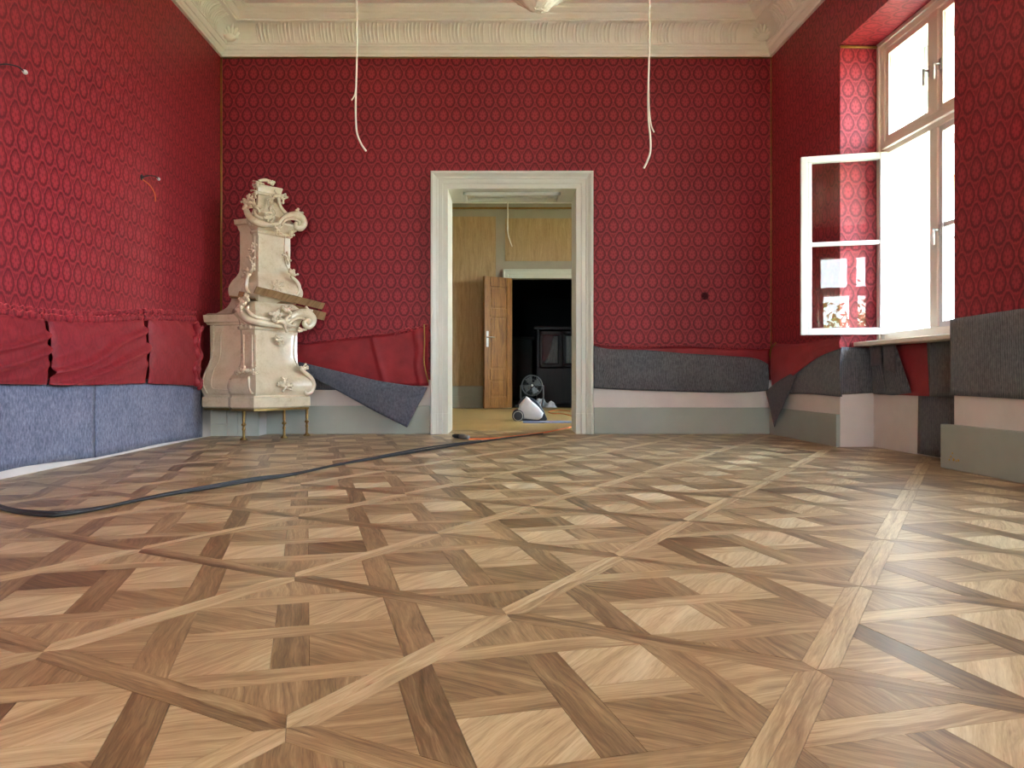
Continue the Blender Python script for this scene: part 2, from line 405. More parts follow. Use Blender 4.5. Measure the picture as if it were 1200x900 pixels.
def cove_leaves(a, b, lo, hi):
    a, b = Vector(a), Vector(b); L = (b-a).length; d = (b-a)/L; n = Vector((-d.y, d.x)); cnt = int((hi-lo)/.19)
    for i in range(cnt):
        s = lo+(i+.5)*(hi-lo)/cnt; o = bpy.data.objects.new('cove_leaf', leaf_me); C.objects.link(o); o.parent = corn
        q = a+d*s; m = Matrix.Identity(4)
        m[0][0], m[1][0] = d.x, d.y; m[0][1], m[1][1] = n.x, n.y; m[0][3], m[1][3], m[2][3] = q.x, q.y, 0
        o.matrix_basis = m
LB = (Vector(ROOM[0])-Vector(ROOM[3])).length
cove_leaves(ROOM[3], ROOM[0], .34, LB-.34); cove_leaves(ROOM[0], ROOM[1], .34, 4.0); cove_leaves(ROOM[2], ROOM[3], (Vector(ROOM[3])-Vector(ROOM[2])).length-4.0, (Vector(ROOM[3])-Vector(ROOM[2])).length-.34)
def corner_shell(k):
    here = ROOM[k]; q0 = inner_corner(ROOM[k-1], here, ROOM[(k+1) % 4], .10); q1 = inner_corner(ROOM[k-1], here, ROOM[(k+1) % 4], .20)
    mb = MB(); d = Vector((q1.x-q0.x, q1.y-q0.y, 0)).normalized(); s = Vector((-d.y, d.x, 0)); b = Vector((q0.x, q0.y, 3.60))
    mb.ball(b+d*.03+Vector((0,0,.05)), .075, .04, .055, ex=(s, d, Vector((0,0,1))), n=12, m=8)
    for j in range(-3, 4):
        a = j*.38; dirv = s*math.sin(a)+Vector((0,0,1))*math.cos(a)*.8+d*.55*math.cos(a)
        pts = [b+d*.01+Vector((0,0,.02))+dirv*t+d*(.02*math.sin(t*18)) for t in (.02, .07, .12, .155)]
        mb.tube(smooth_path(pts, 3), [.012, .02, .018, .012, .015], 6)
    mb.build('corner_shell', M_CORN, corn)
corner_shell(0); corner_shell(3)

# gilt fillets in the corners and round the recess
def fillet(a, b, r=.007):
    mb = MB(); mb.tube([a, Vector(a).lerp(Vector(b), .5), b], r, 6); return mb.build('fillet', M_GOLD, trim2)
trim2 = struct(empty('trim_2', (XL1, BACK, 1.0)), 'thin gilt fillets along the wall corners')
fillet((XL1+.008, BACK-.008, .95), (XL1+.008, BACK-.008, 3.49), .010)
fillet((2.41-.006, BACK-.006, .8), (2.41-.006, BACK-.006, 3.49), .005)
fillet(R(1.365, .0, HEAD-.02), R(1.365, .34, HEAD-.02), .010)
for a, b in (((XL1, BACK), (2.41, BACK)),): fillet((a[0], BACK-.006, 3.488), (b[0], BACK-.006, 3.488), .006)

# skirting boards
def skirt(name, p, q, n, h=.25, th=.028, label=None):
    p, q, n = Vector(p), Vector(q), Vector(n).normalized()*th; mb = MB()
    pts = [p+n, q+n, q, p] if (q-p).cross(n).z < 0 else [p, q, q+n, p+n]
    mb.hexa([v for v in pts]+[v+Vector((0,0,h)) for v in pts])
    return struct(mb.build(name, M_SKIRT, None, bevel=.004), label)
CW = 0.165                                 # casing width
skirt('baseboard_back', (XL1+.12, BACK, 0), (-DX-CW, BACK, 0), (0,-1,0), .26, .028, 'grey-green skirting board between stove and door casing')
skirt('baseboard_back', (DX+CW, BACK, 0), (2.41, BACK, 0), (0,-1,0), .245, .028, 'grey-green skirting board between door casing and room corner')
skirt('baseboard_right', R(.02, 0, 0), R(1.36, 0, 0), -RN, .245, .03, 'olive grey skirting board under the folded felt')
skirt('baseboard_right', R(2.70, 0, 0), R(3.98, 0, 0), -RN, .255, .045, 'olive grey skirting board with chipped paint beside the recess')

chip = bpy.data.objects['baseboard_right.001']; M_CHIP = plain('bare_wood_chip', srgb(196, 168, 96), .8)
for du, zz, rr in ((.10, .075, .007), (.125, .060, .010), (.15, .055, .006), (.085, .055, .006), (.17, .060, .008), (.115, .095, .006)):
    mb = MB(); mb.lathe([(rr, 0), (rr*.9, .0015), (0, .0015)], R(2.70+du, -.045, zz), 7, tuple(-RN)); mb.build('paint_chip', M_CHIP, chip)

# ------------------------------------------------------------------ parquet: square panels laid on the diagonal
S_P = 1.23121475*EYE; rot = 1.04207738; OX, OY = -0.643347686*EYE, 2.22512207*EYE
e1 = Vector((math.cos(rot), math.sin(rot))); e2 = Vector((-math.sin(rot), math.cos(rot)))
def clip(poly, region):                    # Sutherland-Hodgman against a convex counter-clockwise region
    for i in range(len(region)):
        a, b = Vector(region[i]), Vector(region[(i+1) % len(region)]); out = []
        side = lambda p: (b.x-a.x)*(p.y-a.y)-(b.y-a.y)*(p.x-a.x)
        for j in range(len(poly)):
            p, q = poly[j], poly[(j+1) % len(poly)]; sp, sq = side(p), side(q)
            if sp >= 0: out.append(p)
            if (sp > 0 > sq) or (sp < 0 < sq): out.append(p+(q-p)*(sp/(sp-sq)))
        poly = out
        if len(poly) < 3: return []
    return poly
def area(p): return abs(sum(p[i].x*p[(i+1) % len(p)].y-p[(i+1) % len(p)].x*p[i].y for i in range(len(p))))/2
def inset(poly, d):
    n = len(poly); out = []
    sgn = 1 if sum(poly[i].x*poly[(i+1) % n].y-poly[(i+1) % n].x*poly[i].y for i in range(n)) > 0 else -1
    for i in range(n):
        p, h, q = poly[i-1], poly[i], poly[(i+1) % n]; d1 = (h-p); d2 = (q-h)
        if d1.length < 1e-6 or d2.length < 1e-6: continue
        d1.normalize(); d2.normalize(); n1 = Vector((-d1.y, d1.x))*sgn; n2 = Vector((-d2.y, d2.x))*sgn; k = max(.3, 1+n1.dot(n2))
        out.append(h+(n1+n2)*(d/k))
    return out
FW, BW = .0325/.652, .070/.652              # frame and band widths as part of a panel
def panel_pieces(odd):
    """polygons of one panel in its unit square [0,1]^2 (edges along e1, e2), grain direction and tone centre"""
    w = FW; P = []
    V2 = lambda *a: Vector(a)
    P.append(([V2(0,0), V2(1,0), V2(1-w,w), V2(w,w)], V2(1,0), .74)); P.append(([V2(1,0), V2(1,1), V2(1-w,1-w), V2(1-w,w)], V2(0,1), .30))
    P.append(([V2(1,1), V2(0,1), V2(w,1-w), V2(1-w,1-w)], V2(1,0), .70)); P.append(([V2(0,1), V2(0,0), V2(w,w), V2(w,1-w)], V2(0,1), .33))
    # inner field: rotated frame, h across (e1-e2), v away (e1+e2), centred, half diagonal of the inner field c
    c = (1-2*w)/math.sqrt(2); r2 = math.sqrt(.5)
    def W(h, v): return V2(.5+(h+v)*r2, .5+(-h+v)*r2)
    b = BW; q = c/2+b/2; o = q                         # outer bands: centre line set so the inner square touches the frame
    inr = q-b/2; out = q+b/2
    field = [V2(w,w), V2(1-w,w), V2(1-w,1-w), V2(w,1-w)]
    def rect(h0, h1, v0, v1): return clip([W(h0,v0), W(h1,v0), W(h1,v1), W(h0,v1)] if True else 0, field)
    H, Vv = V2(r2,-r2), V2(r2,r2)
    # V-bands run through, H-bands sit between on even panels, swapped on odd ones
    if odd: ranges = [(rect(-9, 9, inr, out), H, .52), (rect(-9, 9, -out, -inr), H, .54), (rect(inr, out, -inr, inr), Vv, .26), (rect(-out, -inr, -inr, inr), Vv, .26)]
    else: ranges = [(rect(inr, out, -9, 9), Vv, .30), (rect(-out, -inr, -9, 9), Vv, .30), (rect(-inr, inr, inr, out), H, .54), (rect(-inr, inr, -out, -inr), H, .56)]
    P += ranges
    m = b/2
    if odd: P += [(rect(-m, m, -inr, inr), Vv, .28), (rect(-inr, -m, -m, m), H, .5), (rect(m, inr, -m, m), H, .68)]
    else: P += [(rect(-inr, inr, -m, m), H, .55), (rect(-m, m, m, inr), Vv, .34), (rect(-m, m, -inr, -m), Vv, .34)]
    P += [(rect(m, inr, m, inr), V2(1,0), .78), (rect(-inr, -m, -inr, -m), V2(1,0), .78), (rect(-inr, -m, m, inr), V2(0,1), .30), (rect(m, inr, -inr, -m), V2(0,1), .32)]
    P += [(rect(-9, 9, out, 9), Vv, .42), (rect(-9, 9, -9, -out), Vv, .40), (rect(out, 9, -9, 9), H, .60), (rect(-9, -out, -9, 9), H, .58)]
    return [p for p in P if len(p[0]) >= 3]
PIECES = [panel_pieces(0), panel_pieces(1)]
nz = R(W_R[0][0], 0, 0); regions = [ROOM, [tuple(R(W_R[0][1], -.001, 0)[:2]), tuple(R(W_R[0][1], NICHE, 0)[:2]), tuple(R(W_R[0][0], NICHE, 0)[:2]), tuple(R(W_R[0][0], -.001, 0)[:2])], [(-DX, BACK), (DX, BACK), (DX, BACK+DT), (-DX, BACK+DT)]]
blocks = []
for i in range(-14, 16):
    for j in range(-14, 16):
        o = Vector((OX, OY))+e1*(i*S_P)+e2*(j*S_P); cc = o+(e1+e2)*S_P/2
        if not (-3.6 < cc.x < 4.0 and REAR-.6 < cc.y < BACK+1.0): continue
        for poly, g, tone in PIECES[(i+j) % 2]:
            wp = [o+e1*(p.x*S_P)+e2*(p.y*S_P) for p in poly]; gd = (e1*g.x+e2*g.y).normalized()
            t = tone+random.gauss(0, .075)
            off = (random.uniform(0, 40), random.uniform(0, 40))
            for reg in regions:
                cp = clip(wp, reg)
                if len(cp) < 3 or area(cp) < 2e-4: continue
                cp = inset(cp, .00045)
                if len(cp) < 3: continue
                cx = sum((p.x for p in cp))/len(cp); cy = sum((p.y for p in cp))/len(cp)
                vis = 0
                if cy > 1.0:
                    px = [(600+F*p.x/max(p.y, .7), HOR+F*EYE/max(p.y, .7)) for p in cp]
                    if any(-5 < x < 1205 and y < 905 for x, y in px):
                        vis = area([Vector((min(max(x, 0), 1200), min(y, 900))) for x, y in px])
                blocks.append((vis, cp, gd, t, off))
blocks.sort(key=lambda b: -b[0])
def block_geo(cp, gd, off):
    n = len(cp); tl = random.uniform(-1, 1)*.0009, random.uniform(-1, 1)*.0009; c = cp[0]
    dz = random.uniform(-.00015, .00015)
    top = [Vector((p.x, p.y, dz+tl[0]*(p.x-c.x)*.5+tl[1]*(p.y-c.y)*.5)) for p in cp]; bot = [Vector((p.x, p.y, -.008)) for p in cp]
    if (cp[1]-cp[0]).cross(cp[2]-cp[1]) < 0: top.reverse(); bot.reverse(); cp = list(reversed(cp))
    vs = top+bot; fs = [tuple(range(n))]+[(i, n+i, n+(i+1) % n, (i+1) % n) for i in range(n)]
    gx = Vector((-gd.y, gd.x)); uvp = [(p.dot(gd)+off[0], p.dot(gx)+off[1]) for p in cp]
    uvs = [uvp]+[[uvp[i], uvp[i], uvp[(i+1) % n], uvp[(i+1) % n]] for i in range(n)]
    return vs, fs, uvs
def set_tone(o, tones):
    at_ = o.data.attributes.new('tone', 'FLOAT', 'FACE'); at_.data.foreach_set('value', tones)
mb = MB(); mb.add([(p[0], p[1], -.0078) for p in [(XL0-.05, REAR), (XR0+.4, REAR), (2.41+.4, BACK+DT), (XL1-.05, BACK+DT)]], [(0,1,2,3)])
mb.add([(p[0], p[1], -.05) for p in [(XL0-.05, REAR), (XR0+.4, REAR), (2.41+.4, BACK+DT), (XL1-.05, BACK+DT)]], [(3,2,1,0)])
floor = struct(mb.build('floor', M_SUB, fix=False), 'oak parquet floor of diagonal square panels with woven bands')
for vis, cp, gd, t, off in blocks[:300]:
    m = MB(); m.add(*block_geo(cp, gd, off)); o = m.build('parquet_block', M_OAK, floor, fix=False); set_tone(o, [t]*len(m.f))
m = MB(); tones = []
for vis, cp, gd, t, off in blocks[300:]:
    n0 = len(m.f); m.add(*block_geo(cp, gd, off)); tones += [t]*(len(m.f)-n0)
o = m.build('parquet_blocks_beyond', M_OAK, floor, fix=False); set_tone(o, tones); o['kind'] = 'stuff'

# ------------------------------------------------------------------ windows
def make_window(name, T, u0, u1, open_l=0, open_r=0, label=''):
    root = struct(empty(name, T((u0+u1)/2, .3, SILL)), label)
    zb, zt = SILL+.03, HEAD; n0, n1 = .30, .40; J = .075; um = (u0+u1)/2; tz0, tz1 = 2.185, 2.285
    def part(nm, mat, par, boxes, bev=.006):
        m = MB()
        for b in boxes: m.box(*b, T)
        return m.build(nm, mat, par, bevel=bev)
    fr = part('frame', M_WFRAME, root, [(u0, u0+J, n0, n1, zb, zt), (u1-J, u1, n0, n1, zb, zt), (u0+J, u1-J, n0, n1, zb, zb+.07), (u0+J, u1-J, n0, n1, zt-.07, zt)])
    part('casing_bead', M_WFRAME, fr, [(u0, u0+.03, n0-.02, n0, zb, zt), (u1-.03, u1, n0-.02, n0, zb, zt), (u0, u1, n0-.02, n0, zt-.03, zt)], .004)
    part('mullion', M_WFRAME, root, [(um-.045, um+.045, n0, n1, zb+.07, tz0), (um-.045, um+.045, n0, n1, tz1, zt-.07)])
    part('transom', M_WFRAME, root, [(u0+J, u1-J, n0, n1, tz0, tz1), (u0+J, u1-J, n0-.03, n0, tz0+.035, tz1-.015)])
    part('sill_board', M_WFRAME, root, [(u0+.002, u1-.002, .10, n1, SILL-.002, SILL+.03)])
    part('lining', M_WHITE, root, [(u0, u0+.02, n1, TW, SILL, zt), (u1-.02, u1, n1, TW, SILL, zt), (u0, u1, n1, TW, zt-.02, zt), (u0, u1, n1, TW+.05, SILL, SILL+.025)], 0)
    s = .05
    def handle(par, u, n, z, sgn, M=T):
        m = MB(); m.tube([M(u, n, z), M(u, n-.045, z)], .008, 8); m.tube([M(u, n-.045, z+.008), M(u, n-.045, z-.10)], .008, 8)
        m.box(u-.014, u+.014, n-.006, n, z-.035, z+.035, M); m.build('handle', M_STEEL, par)
    def leaf(nm, a, b, z0, z1, M, muntin, hs):
        n_a, n_b = n0+.012, n0+.062
        def prt(nm2, mat, par, boxes, bev=.005):
            m = MB()
            for q in boxes: m.box(*q, M)
            return m.build(nm2, mat, par, bevel=bev)
        le = prt(nm, M_WHITE if muntin else M_WFRAME, root, [(a, a+s, n_a, n_b, z0, z1), (b-s, b, n_a, n_b, z0, z1), (b-s-.030, b-s, n_a+.014, n_b-.004, z0+s, z1-s) if hs > 0 and muntin else (a+s, a+s+.004, n_a+.014, n_b-.004, z0+s, z1-s), (a+s, b-s, n_a, n_b, z0, z0+s), (a+s, b-s, n_a, n_b, z1-s, z1)])
        zs = [z0+s, z1-s]
        if muntin:
            zm = (z0+z1)/2+.01; prt('muntin', M_WHITE, le, [(a+s, b-s, n_a+.008, n_b-.008, zm-.016, zm+.016)]); zs = [z0+s, zm-.016, zm+.016, z1-s]
        nm_ = (n_a+n_b)/2
        for k in range(0, len(zs), 2):
            m = MB(); m.add([M(a+s-.004, nm_, zs[k]-.004), M(b-s+.004, nm_, zs[k]-.004), M(b-s+.004, nm_, zs[k+1]+.004), M(a+s-.004, nm_, zs[k+1]+.004)], [(0,1,2,3)]); m.build('pane', M_GLASS, le)
        if hs: handle(le, b-s/2 if hs > 0 else a+s/2, n_a, (z0+z1)/2-.02 if muntin else z0+.32, hs, M)
        if muntin:
            for zz in (z0+.2, z1-.2):
                e = a if hs > 0 else b; m = MB(); m.tube([M(e, n_a-.004, zz-.05), M(e, n_a-.004, zz+.05)], .009, 8); m.build('hinge', M_WHITE, le)
        return le
    leaf('sash', u0+J-.01, um-.035, tz1-.01, zt-.06, T, False, 1); leaf('sash', um+.035, u1-J+.01, tz1-.01, zt-.06, T, False, -1)
    def hinged(uh, nh, ang, sg):
        ca, sa = math.cos(ang), math.sin(ang)
        def M(u, n, z):
            du = (u-uh)*sg; dn = n-nh
            return T(uh+sg*(du*ca+dn*sa), nh-du*sa+dn*ca, z)
        return M
    ul, ur = u0+J-.01, u1-J+.01
    leaf('casement', ul, um-.03, zb+.055, tz0+.012, hinged(ul+.01, n0, math.radians(open_l), 1), True, 1)
    leaf('casement', um+.03 if open_l else um+.03, ur, zb+.055, tz0+.012, hinged(ur-.01, n0, math.radians(open_r), -1), True, -1)
    no = .64
    of = part('outer_frame', M_WHITE, root, [(u0+.02, u0+.09, no, no+.06, SILL+.025, zt-.02), (u1-.09, u1-.02, no, no+.06, SILL+.025, zt-.02), (um-.04, um+.04, no, no+.06, SILL+.025, zt-.02), (u0+.09, u1-.09, no, no+.06, tz0, tz1-.02), (u0+.09, u1-.09, no, no+.06, SILL+.025, SILL+.10), (u0+.09, u1-.09, no, no+.06, zt-.09, zt-.02), (u0+.09, u1-.09, no+.015, no+.04, 1.51, 1.54)])
    c = T(um, TW-.02, (SILL+zt)/2); inward = (T(um, 0, 1)-T(um, 1, 1)).normalized()
    portal(c, inward, (0,0,1), u1-u0-.06, zt-SILL-.06)
    return root
make_window('window_1', R, *W_R[0], 107, 0, 'white double-leaf window in the recess with one leaf swung open')
make_window('window_2', R, *W_R[1], 0, 0, 'white closed window in the right wall')
make_window('window_3', Q, *W_Q[0], 0, 80, 'white window behind the camera with one leaf open')
make_window('window_4', Q, *W_Q[1], 0, 0, 'white closed window behind the camera')

# ------------------------------------------------------------------ doorway, hall beyond, dark room
def casing(mb, xo, zt, y, sg, prof, zb=0.0):
    """moulding swept round an opening centred at x=xo[2]; xo=(left, right) edges, sg=-1 faces -Y"""
    L, Rr = xo
    ring = lambda x, z, dx, dz: [Vector((x+dx*w_, y+sg*t, z+dz*w_)) for w_, t in prof]
    mb.rings([ring(L, zb, -1, 0), ring(L, zt, -1, 1), ring(Rr, zt, 1, 1), ring(Rr, zb, 1, 0)], closed=True, cap=True)
CP = [(0, 0), (0, .030), (.045, .030), (.048, .040), (.088, .040), (.092, .050), (.104, .052), (.122, .064), (.132, .074), (.150, .076), (.156, .066), (.156, 0)]
door = struct(empty('door_1', (0, BACK, 0)), 'cream moulded door casing round the open doorway')
mb = MB(); casing(mb, (-DX, DX), DH, BACK, -1, CP); mb.build('casing', M_CASE, door)
mb = MB(); casing(mb, (-DX, DX), DH, BACK+DT, 1, CP); mb.build('casing', M_CASE, door)
for sg in (-1, 1):
    mb = MB(); mb.extrude([Vector((sg*(DX-.003+w_*1.04), BACK-(t*1.0+(.010 if t else 0)), 0)) for w_, t in CP], (0, 0, .19)); mb.build('plinth_block', M_CASE, door, bevel=.003)
    mb = MB(); x0, x1 = sorted((sg*DX, sg*(DX+.02))); mb.box(x0, x1, BACK, BACK+DT, 0, DH)
    mb.build('jamb_lining', M_CASE, door)
mb = MB(); mb.box(-DX, DX, BACK, BACK+DT, DH, DH+.02); sof = mb.build('soffit_lining', M_CASE, door)
mb = MB()                                  # recessed panel moulding under the soffit
for a, b, c, d in ((-.46, .46, .10, .125), (-.46, .46, .375, .40), (-.46, -.435, .10, .40), (.435, .46, .10, .40), (-.40, .40, .15, .165), (-.40, .40, .335, .35)):
    mb.box(a, b, BACK+c, BACK+d, DH-.03, DH)
mb.build('soffit_panel', M_CASE, sof, bevel=.004)

HY, HX0, HX1 = 13.2, -3.0, 3.2             # hall: far wall, side walls
FD0, FD1, FDH = 0.0, 1.03, 2.19            # far door opening
mb = MB(); mb.box(HX0, HX1, BACK+DT, HY+.3, -.05, .0); struct(mb.build('floor', M_HALLFL), 'pale boarded floor of the room beyond the doorway')
mb = MB(); mb.box(HX0-.3, HX1+.5, BACK+DT, HY+.2, ROOM_H-.02, ROOM_H+.2); struct(mb.build('ceiling', M_CEIL), 'ceiling of the room beyond the doorway')
mb = MB()
for a, b, z0 in ((HX0-.3, FD0, 0), (FD1, HX1+.5, 0), (FD0, FD1, FDH)): mb.box(a, b, HY, HY+.2, z0, ROOM_H)
wf = struct(mb.build('wall_far', M_HALLP), 'far wall of the room beyond with bare board panels')
for x0, x1, y0, y1 in ((524, 581, 254, 452), (592, 690, 256, 306), (440, 519, 254, 452)):
    a, b = at(x0, y1, HY), at(x1, y0, HY); m = MB(); m.box(a.x, b.x, HY-.012, HY, a.z, b.z); m.build('board_panel', M_PLY, wf)
m = MB(); m.box(HX0, HX1, HY-.03, HY, 3.36, 3.385); m.build('gilt_rail', M_GOLD, wf)
m = MB(); m.box(HX0, HX1, HY-.10, HY, 3.45, 3.60); m.box(HX0, HX1, HY-.2, HY, 3.60, ROOM_H); m.build('cornice', M_CORN, wf, bevel=.03)
m = MB(); m.box(HX0, FD0-.16, HY-.025, HY, 0, .20); m.box(HX0, FD0-.16, HY-.018, HY, .20, .36); m.build('skirting', M_SKIRT, wf, bevel=.004)
mb = MB(); mb.box(HX0-.3, HX0, BACK+DT, HY, 0, ROOM_H); struct(mb.build('wall_hall_left', M_HALLP), 'left wall of the room beyond')
mb = MB(); HW = (9.0, 10.6, .75, 2.95)
mb.box(HX1, HX1+.4, BACK+DT, HW[0], 0, ROOM_H); mb.box(HX1, HX1+.4, HW[1], HY, 0, ROOM_H); mb.box(HX1, HX1+.4, HW[0], HW[1], 0, HW[2]); mb.box(HX1, HX1+.4, HW[0], HW[1], HW[3], ROOM_H)
struct(mb.build('wall_hall_right', M_HALLP), 'right wall of the room beyond with a window')
portal((HX1+.35, (HW[0]+HW[1])/2, (HW[2]+HW[3])/2), (-1,0,0), (0,0,1), HW[1]-HW[0]-.04, HW[3]-HW[2]-.04)
wn = struct(empty('window_5', (HX1+.2, 9.8, HW[2])), 'window of the room beyond')
m = MB()
for y0, y1, z0, z1 in ((9.0, 9.08, .75, 2.95), (10.52, 10.6, .75, 2.95), (9.76, 9.84, .75, 2.95), (9.0, 10.6, .75, .84), (9.0, 10.6, 2.87, 2.95), (9.0, 10.6, 2.1, 2.18)): m.box(HX1+.15, HX1+.22, y0, y1, z0, z1)
m.build('frame', M_WFRAME, wn)

d2 = struct(empty('door_2', (FD0, HY, 0)), 'golden oak panelled door standing open in the far wall')
CP2 = [(0, 0), (0, .03), (.06, .03), (.065, .045), (.12, .05), (.13, .06), (.15, .06), (.15, 0)]
mb = MB(); casing(mb, (FD0, FD1), FDH, HY, -1, CP2); mb.build('casing', M_CASE, d2)
ha = Vector((FD0-.01, HY-.08, 0)); fd = Vector((-.47, -.34, 0)).normalized(); LW = .56; fn = Vector((fd.y, -fd.x, 0))
if fn.y > 0: fn = -fn
def DL(s, n, z): return ha+fd*s+fn*n+Vector((0,0,z))
mb = MB(); mb.box(0, LW, -.018, .012, .01, FDH-.01, DL)
leaf = mb.build('door_leaf', M_DOORW, d2, bevel=.003)
pz = [(.20, .48), (.66, 1.52), (1.66, 2.02)]
zc = [.01]+[z for p in pz for z in p]+[FDH-.01]
mb = MB()
for a, b in ((0, .11), (LW-.11, LW)): mb.box(a, b, .012, .026, .01, FDH-.01, DL)
for k in range(0, len(zc), 2): mb.box(.11, LW-.11, .012, .026, zc[k], zc[k+1], DL)
mb.build('stile', M_DOORW, leaf, bevel=.006)
for a, b in pz:
    m = MB(); m.box(.14, LW-.14, .012, .022, a+.03, b-.03, DL); m.build('panel', M_DOORW, leaf, bevel=.012)
m = MB(); m.box(LW-.075, LW-.035, .026, .032, 1.02, 1.28, DL); m.tube([DL(LW-.055, .03, 1.18), DL(LW-.055, .08, 1.18)], .009); m.tube([DL(LW-.055, .08, 1.18), DL(LW-.17, .08, 1.175)], .009); m.build('handle', M_STEEL, leaf)

# dark room
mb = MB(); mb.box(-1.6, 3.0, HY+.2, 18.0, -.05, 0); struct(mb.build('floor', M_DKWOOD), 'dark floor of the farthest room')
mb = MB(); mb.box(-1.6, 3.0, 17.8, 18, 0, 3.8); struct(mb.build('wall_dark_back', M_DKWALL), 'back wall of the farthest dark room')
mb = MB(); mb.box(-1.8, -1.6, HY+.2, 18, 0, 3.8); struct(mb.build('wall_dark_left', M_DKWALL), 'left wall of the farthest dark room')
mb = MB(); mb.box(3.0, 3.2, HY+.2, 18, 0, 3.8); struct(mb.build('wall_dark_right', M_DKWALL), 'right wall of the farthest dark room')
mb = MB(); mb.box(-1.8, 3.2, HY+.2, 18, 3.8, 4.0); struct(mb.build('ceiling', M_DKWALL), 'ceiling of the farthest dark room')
M_DKGREEN = plain('dull_green_paint', srgb(58, 66, 64), .6, .08, 5, .3)
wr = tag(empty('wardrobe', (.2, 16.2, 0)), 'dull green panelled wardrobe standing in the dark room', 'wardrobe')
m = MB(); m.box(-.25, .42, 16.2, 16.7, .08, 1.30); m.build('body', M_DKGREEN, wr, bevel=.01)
m = MB(); m.box(-.28, .45, 16.16, 16.72, 1.30, 1.36); m.build('top', M_DKGREEN, wr, bevel=.01)
for a in (-.22, .10): 
    m = MB(); m.box(a, a+.29, 16.175, 16.2, .14, 1.26); m.build('door', M_DKGREEN, wr, bevel=.008)
for a in (-.2, .37):
    for b in (16.24, 16.64): m = MB(); m.lathe([(.02, 0), (.03, .08)], (a, b, 0)); m.build('foot', M_DKGREEN, wr)
cb = tag(empty('display_cabinet', (1.0, 15.6, 0)), 'dark wood cabinet with glazed doors and pale sheets standing in for a reflected window', 'cabinet')
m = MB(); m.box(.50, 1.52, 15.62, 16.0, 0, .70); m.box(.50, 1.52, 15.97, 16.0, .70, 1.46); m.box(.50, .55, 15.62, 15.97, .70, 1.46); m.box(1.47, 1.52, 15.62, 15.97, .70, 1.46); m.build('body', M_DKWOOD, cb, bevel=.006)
m = MB(); m.box(.44, 1.58, 15.56, 16.02, 1.46, 1.54); m.build('cornice', M_DKWOOD, cb, bevel=.015)
for a in (.56, 1.02):
    m = MB(); m.box(a, a+.05, 15.60, 15.63, .72, 1.44); m.box(a+.39, a+.44, 15.60, 15.63, .72, 1.44); m.box(a, a+.44, 15.60, 15.63, .72, .78); m.box(a, a+.44, 15.60, 15.63, 1.37, 1.44); dr = m.build('door', M_DKWOOD, cb, bevel=.004)
    m = MB(); m.add([(a+.04, 15.615, .77), (a+.40, 15.615, .77), (a+.40, 15.615, 1.38), (a+.04, 15.615, 1.38)], [(0,1,2,3)]); m.build('pane', M_GLASS, dr)
M_REFL = plain('pale_reflection', srgb(200, 208, 206), .9, .15, 40, .1)  # pale sheets behind the panes imitate a window's reflection in the glass
m = MB(); m.smooth = True; m.grid(lambda u, v: Vector((.64+.28*u+.20*(1-u)*v*.6, 15.70+.012*math.sin(u*40), .80+.55*v*(1 if u > .45 else .35+1.4*u))), 30, 6); m.build('reflection_sheet', M_REFL, cb, solid=.003)
m = MB(); m.smooth = True; m.grid(lambda u, v: Vector((1.06+.34*u, 15.70+.012*math.sin(u*40), .80+.55*v)), 30, 6); m.build('reflection_sheet', M_REFL, cb, solid=.003)

# ------------------------------------------------------------------ outdoors
M_GRASS = plain('courtyard_ground', srgb(84, 92, 66), .9, .2, .8, .2)
mb = MB(); mb.box(-60, 80, -70, 90, -1.6, -1.5); struct(mb.build('ground', M_GRASS), 'courtyard ground outside the windows')
M_HWALL = plain('white_render', srgb(206, 204, 198), .9, .03, 2, .2)
M_TILE = plain('red_roof_tile', srgb(150, 98, 84), .8, .2, 14, .2)
hs = tag(empty('neighbour_house', (9.5, 14.0, -1.5)), 'white rendered house with red tiled roof outside the window', 'house')
HX, HYa, HYb, EV = 5.6, 11.8, 20.0, 3.55
m = MB(); m.box(HX, 22, HYa, HYb, -1.5, EV); m.build('wall', M_HWALL, hs)
m = MB(); m.box(HX-.5, 22.5, HYa-.55, HYa-.40, EV-.08, EV+.06); m.build('gutter', M_STEEL, hs, bevel=.03)
rg, rz = (HYa+HYb)/2, EV+4.3
m = MB(); m.extrude([(HX-.3, HYa-.5, EV), (HX-.3, rg, rz), (HX-.3, HYb+.5, EV)], (16.8, 0, 0)); rf = m.build('roof', M_TILE, hs)
m = MB(); nr = 24                          # courses of plain tiles, each course lapping the one below
for i in range(nr):
    t0, t1 = i/nr, (i+1.15)/nr; ya, yb = HYa-.5+(rg-HYa+.5)*t0, HYa-.5+(rg-HYa+.5)*min(t1, 1); za, zb_ = EV+(rz-EV)*t0, EV+(rz-EV)*min(t1, 1)
    for k in range(60):
        x0 = HX-.3+k*.14+(i % 2)*.07; m.hexa([(x0, ya, za+.02), (x0+.13, ya, za+.02), (x0+.13, yb, zb_+.002), (x0, yb, zb_+.002), (x0, ya-.01, za+.055), (x0+.13, ya-.01, za+.055), (x0+.13, yb, zb_+.02), (x0, yb, zb_+.02)])
o = m.build('roof_tiles', M_TILE, rf, fix=False); o['kind'] = 'stuff'
for x0 in (7.2, 9.4):
    m = MB(); m.box(x0, x0+1.0, HYa-.04, HYa+.02, .4, 1.9); wn_ = m.build('window', M_WHITE, hs)
    m = MB(); m.box(x0+.08, x0+.92, HYa-.05, HYa-.03, .48, 1.82); m.build('pane', M_DARK, wn_)
M_LEAF = plain('yellow_green_leaf', srgb(176, 178, 84), .6, .35, 5, .3)
M_BARK = plain('bark', srgb(90, 74, 56), .9, .2, 10, .2)
tr = tag(empty('garden_tree', (1.5, -10.5, -1.5)), 'yellow-green leafy tree outside the window behind', 'tree')
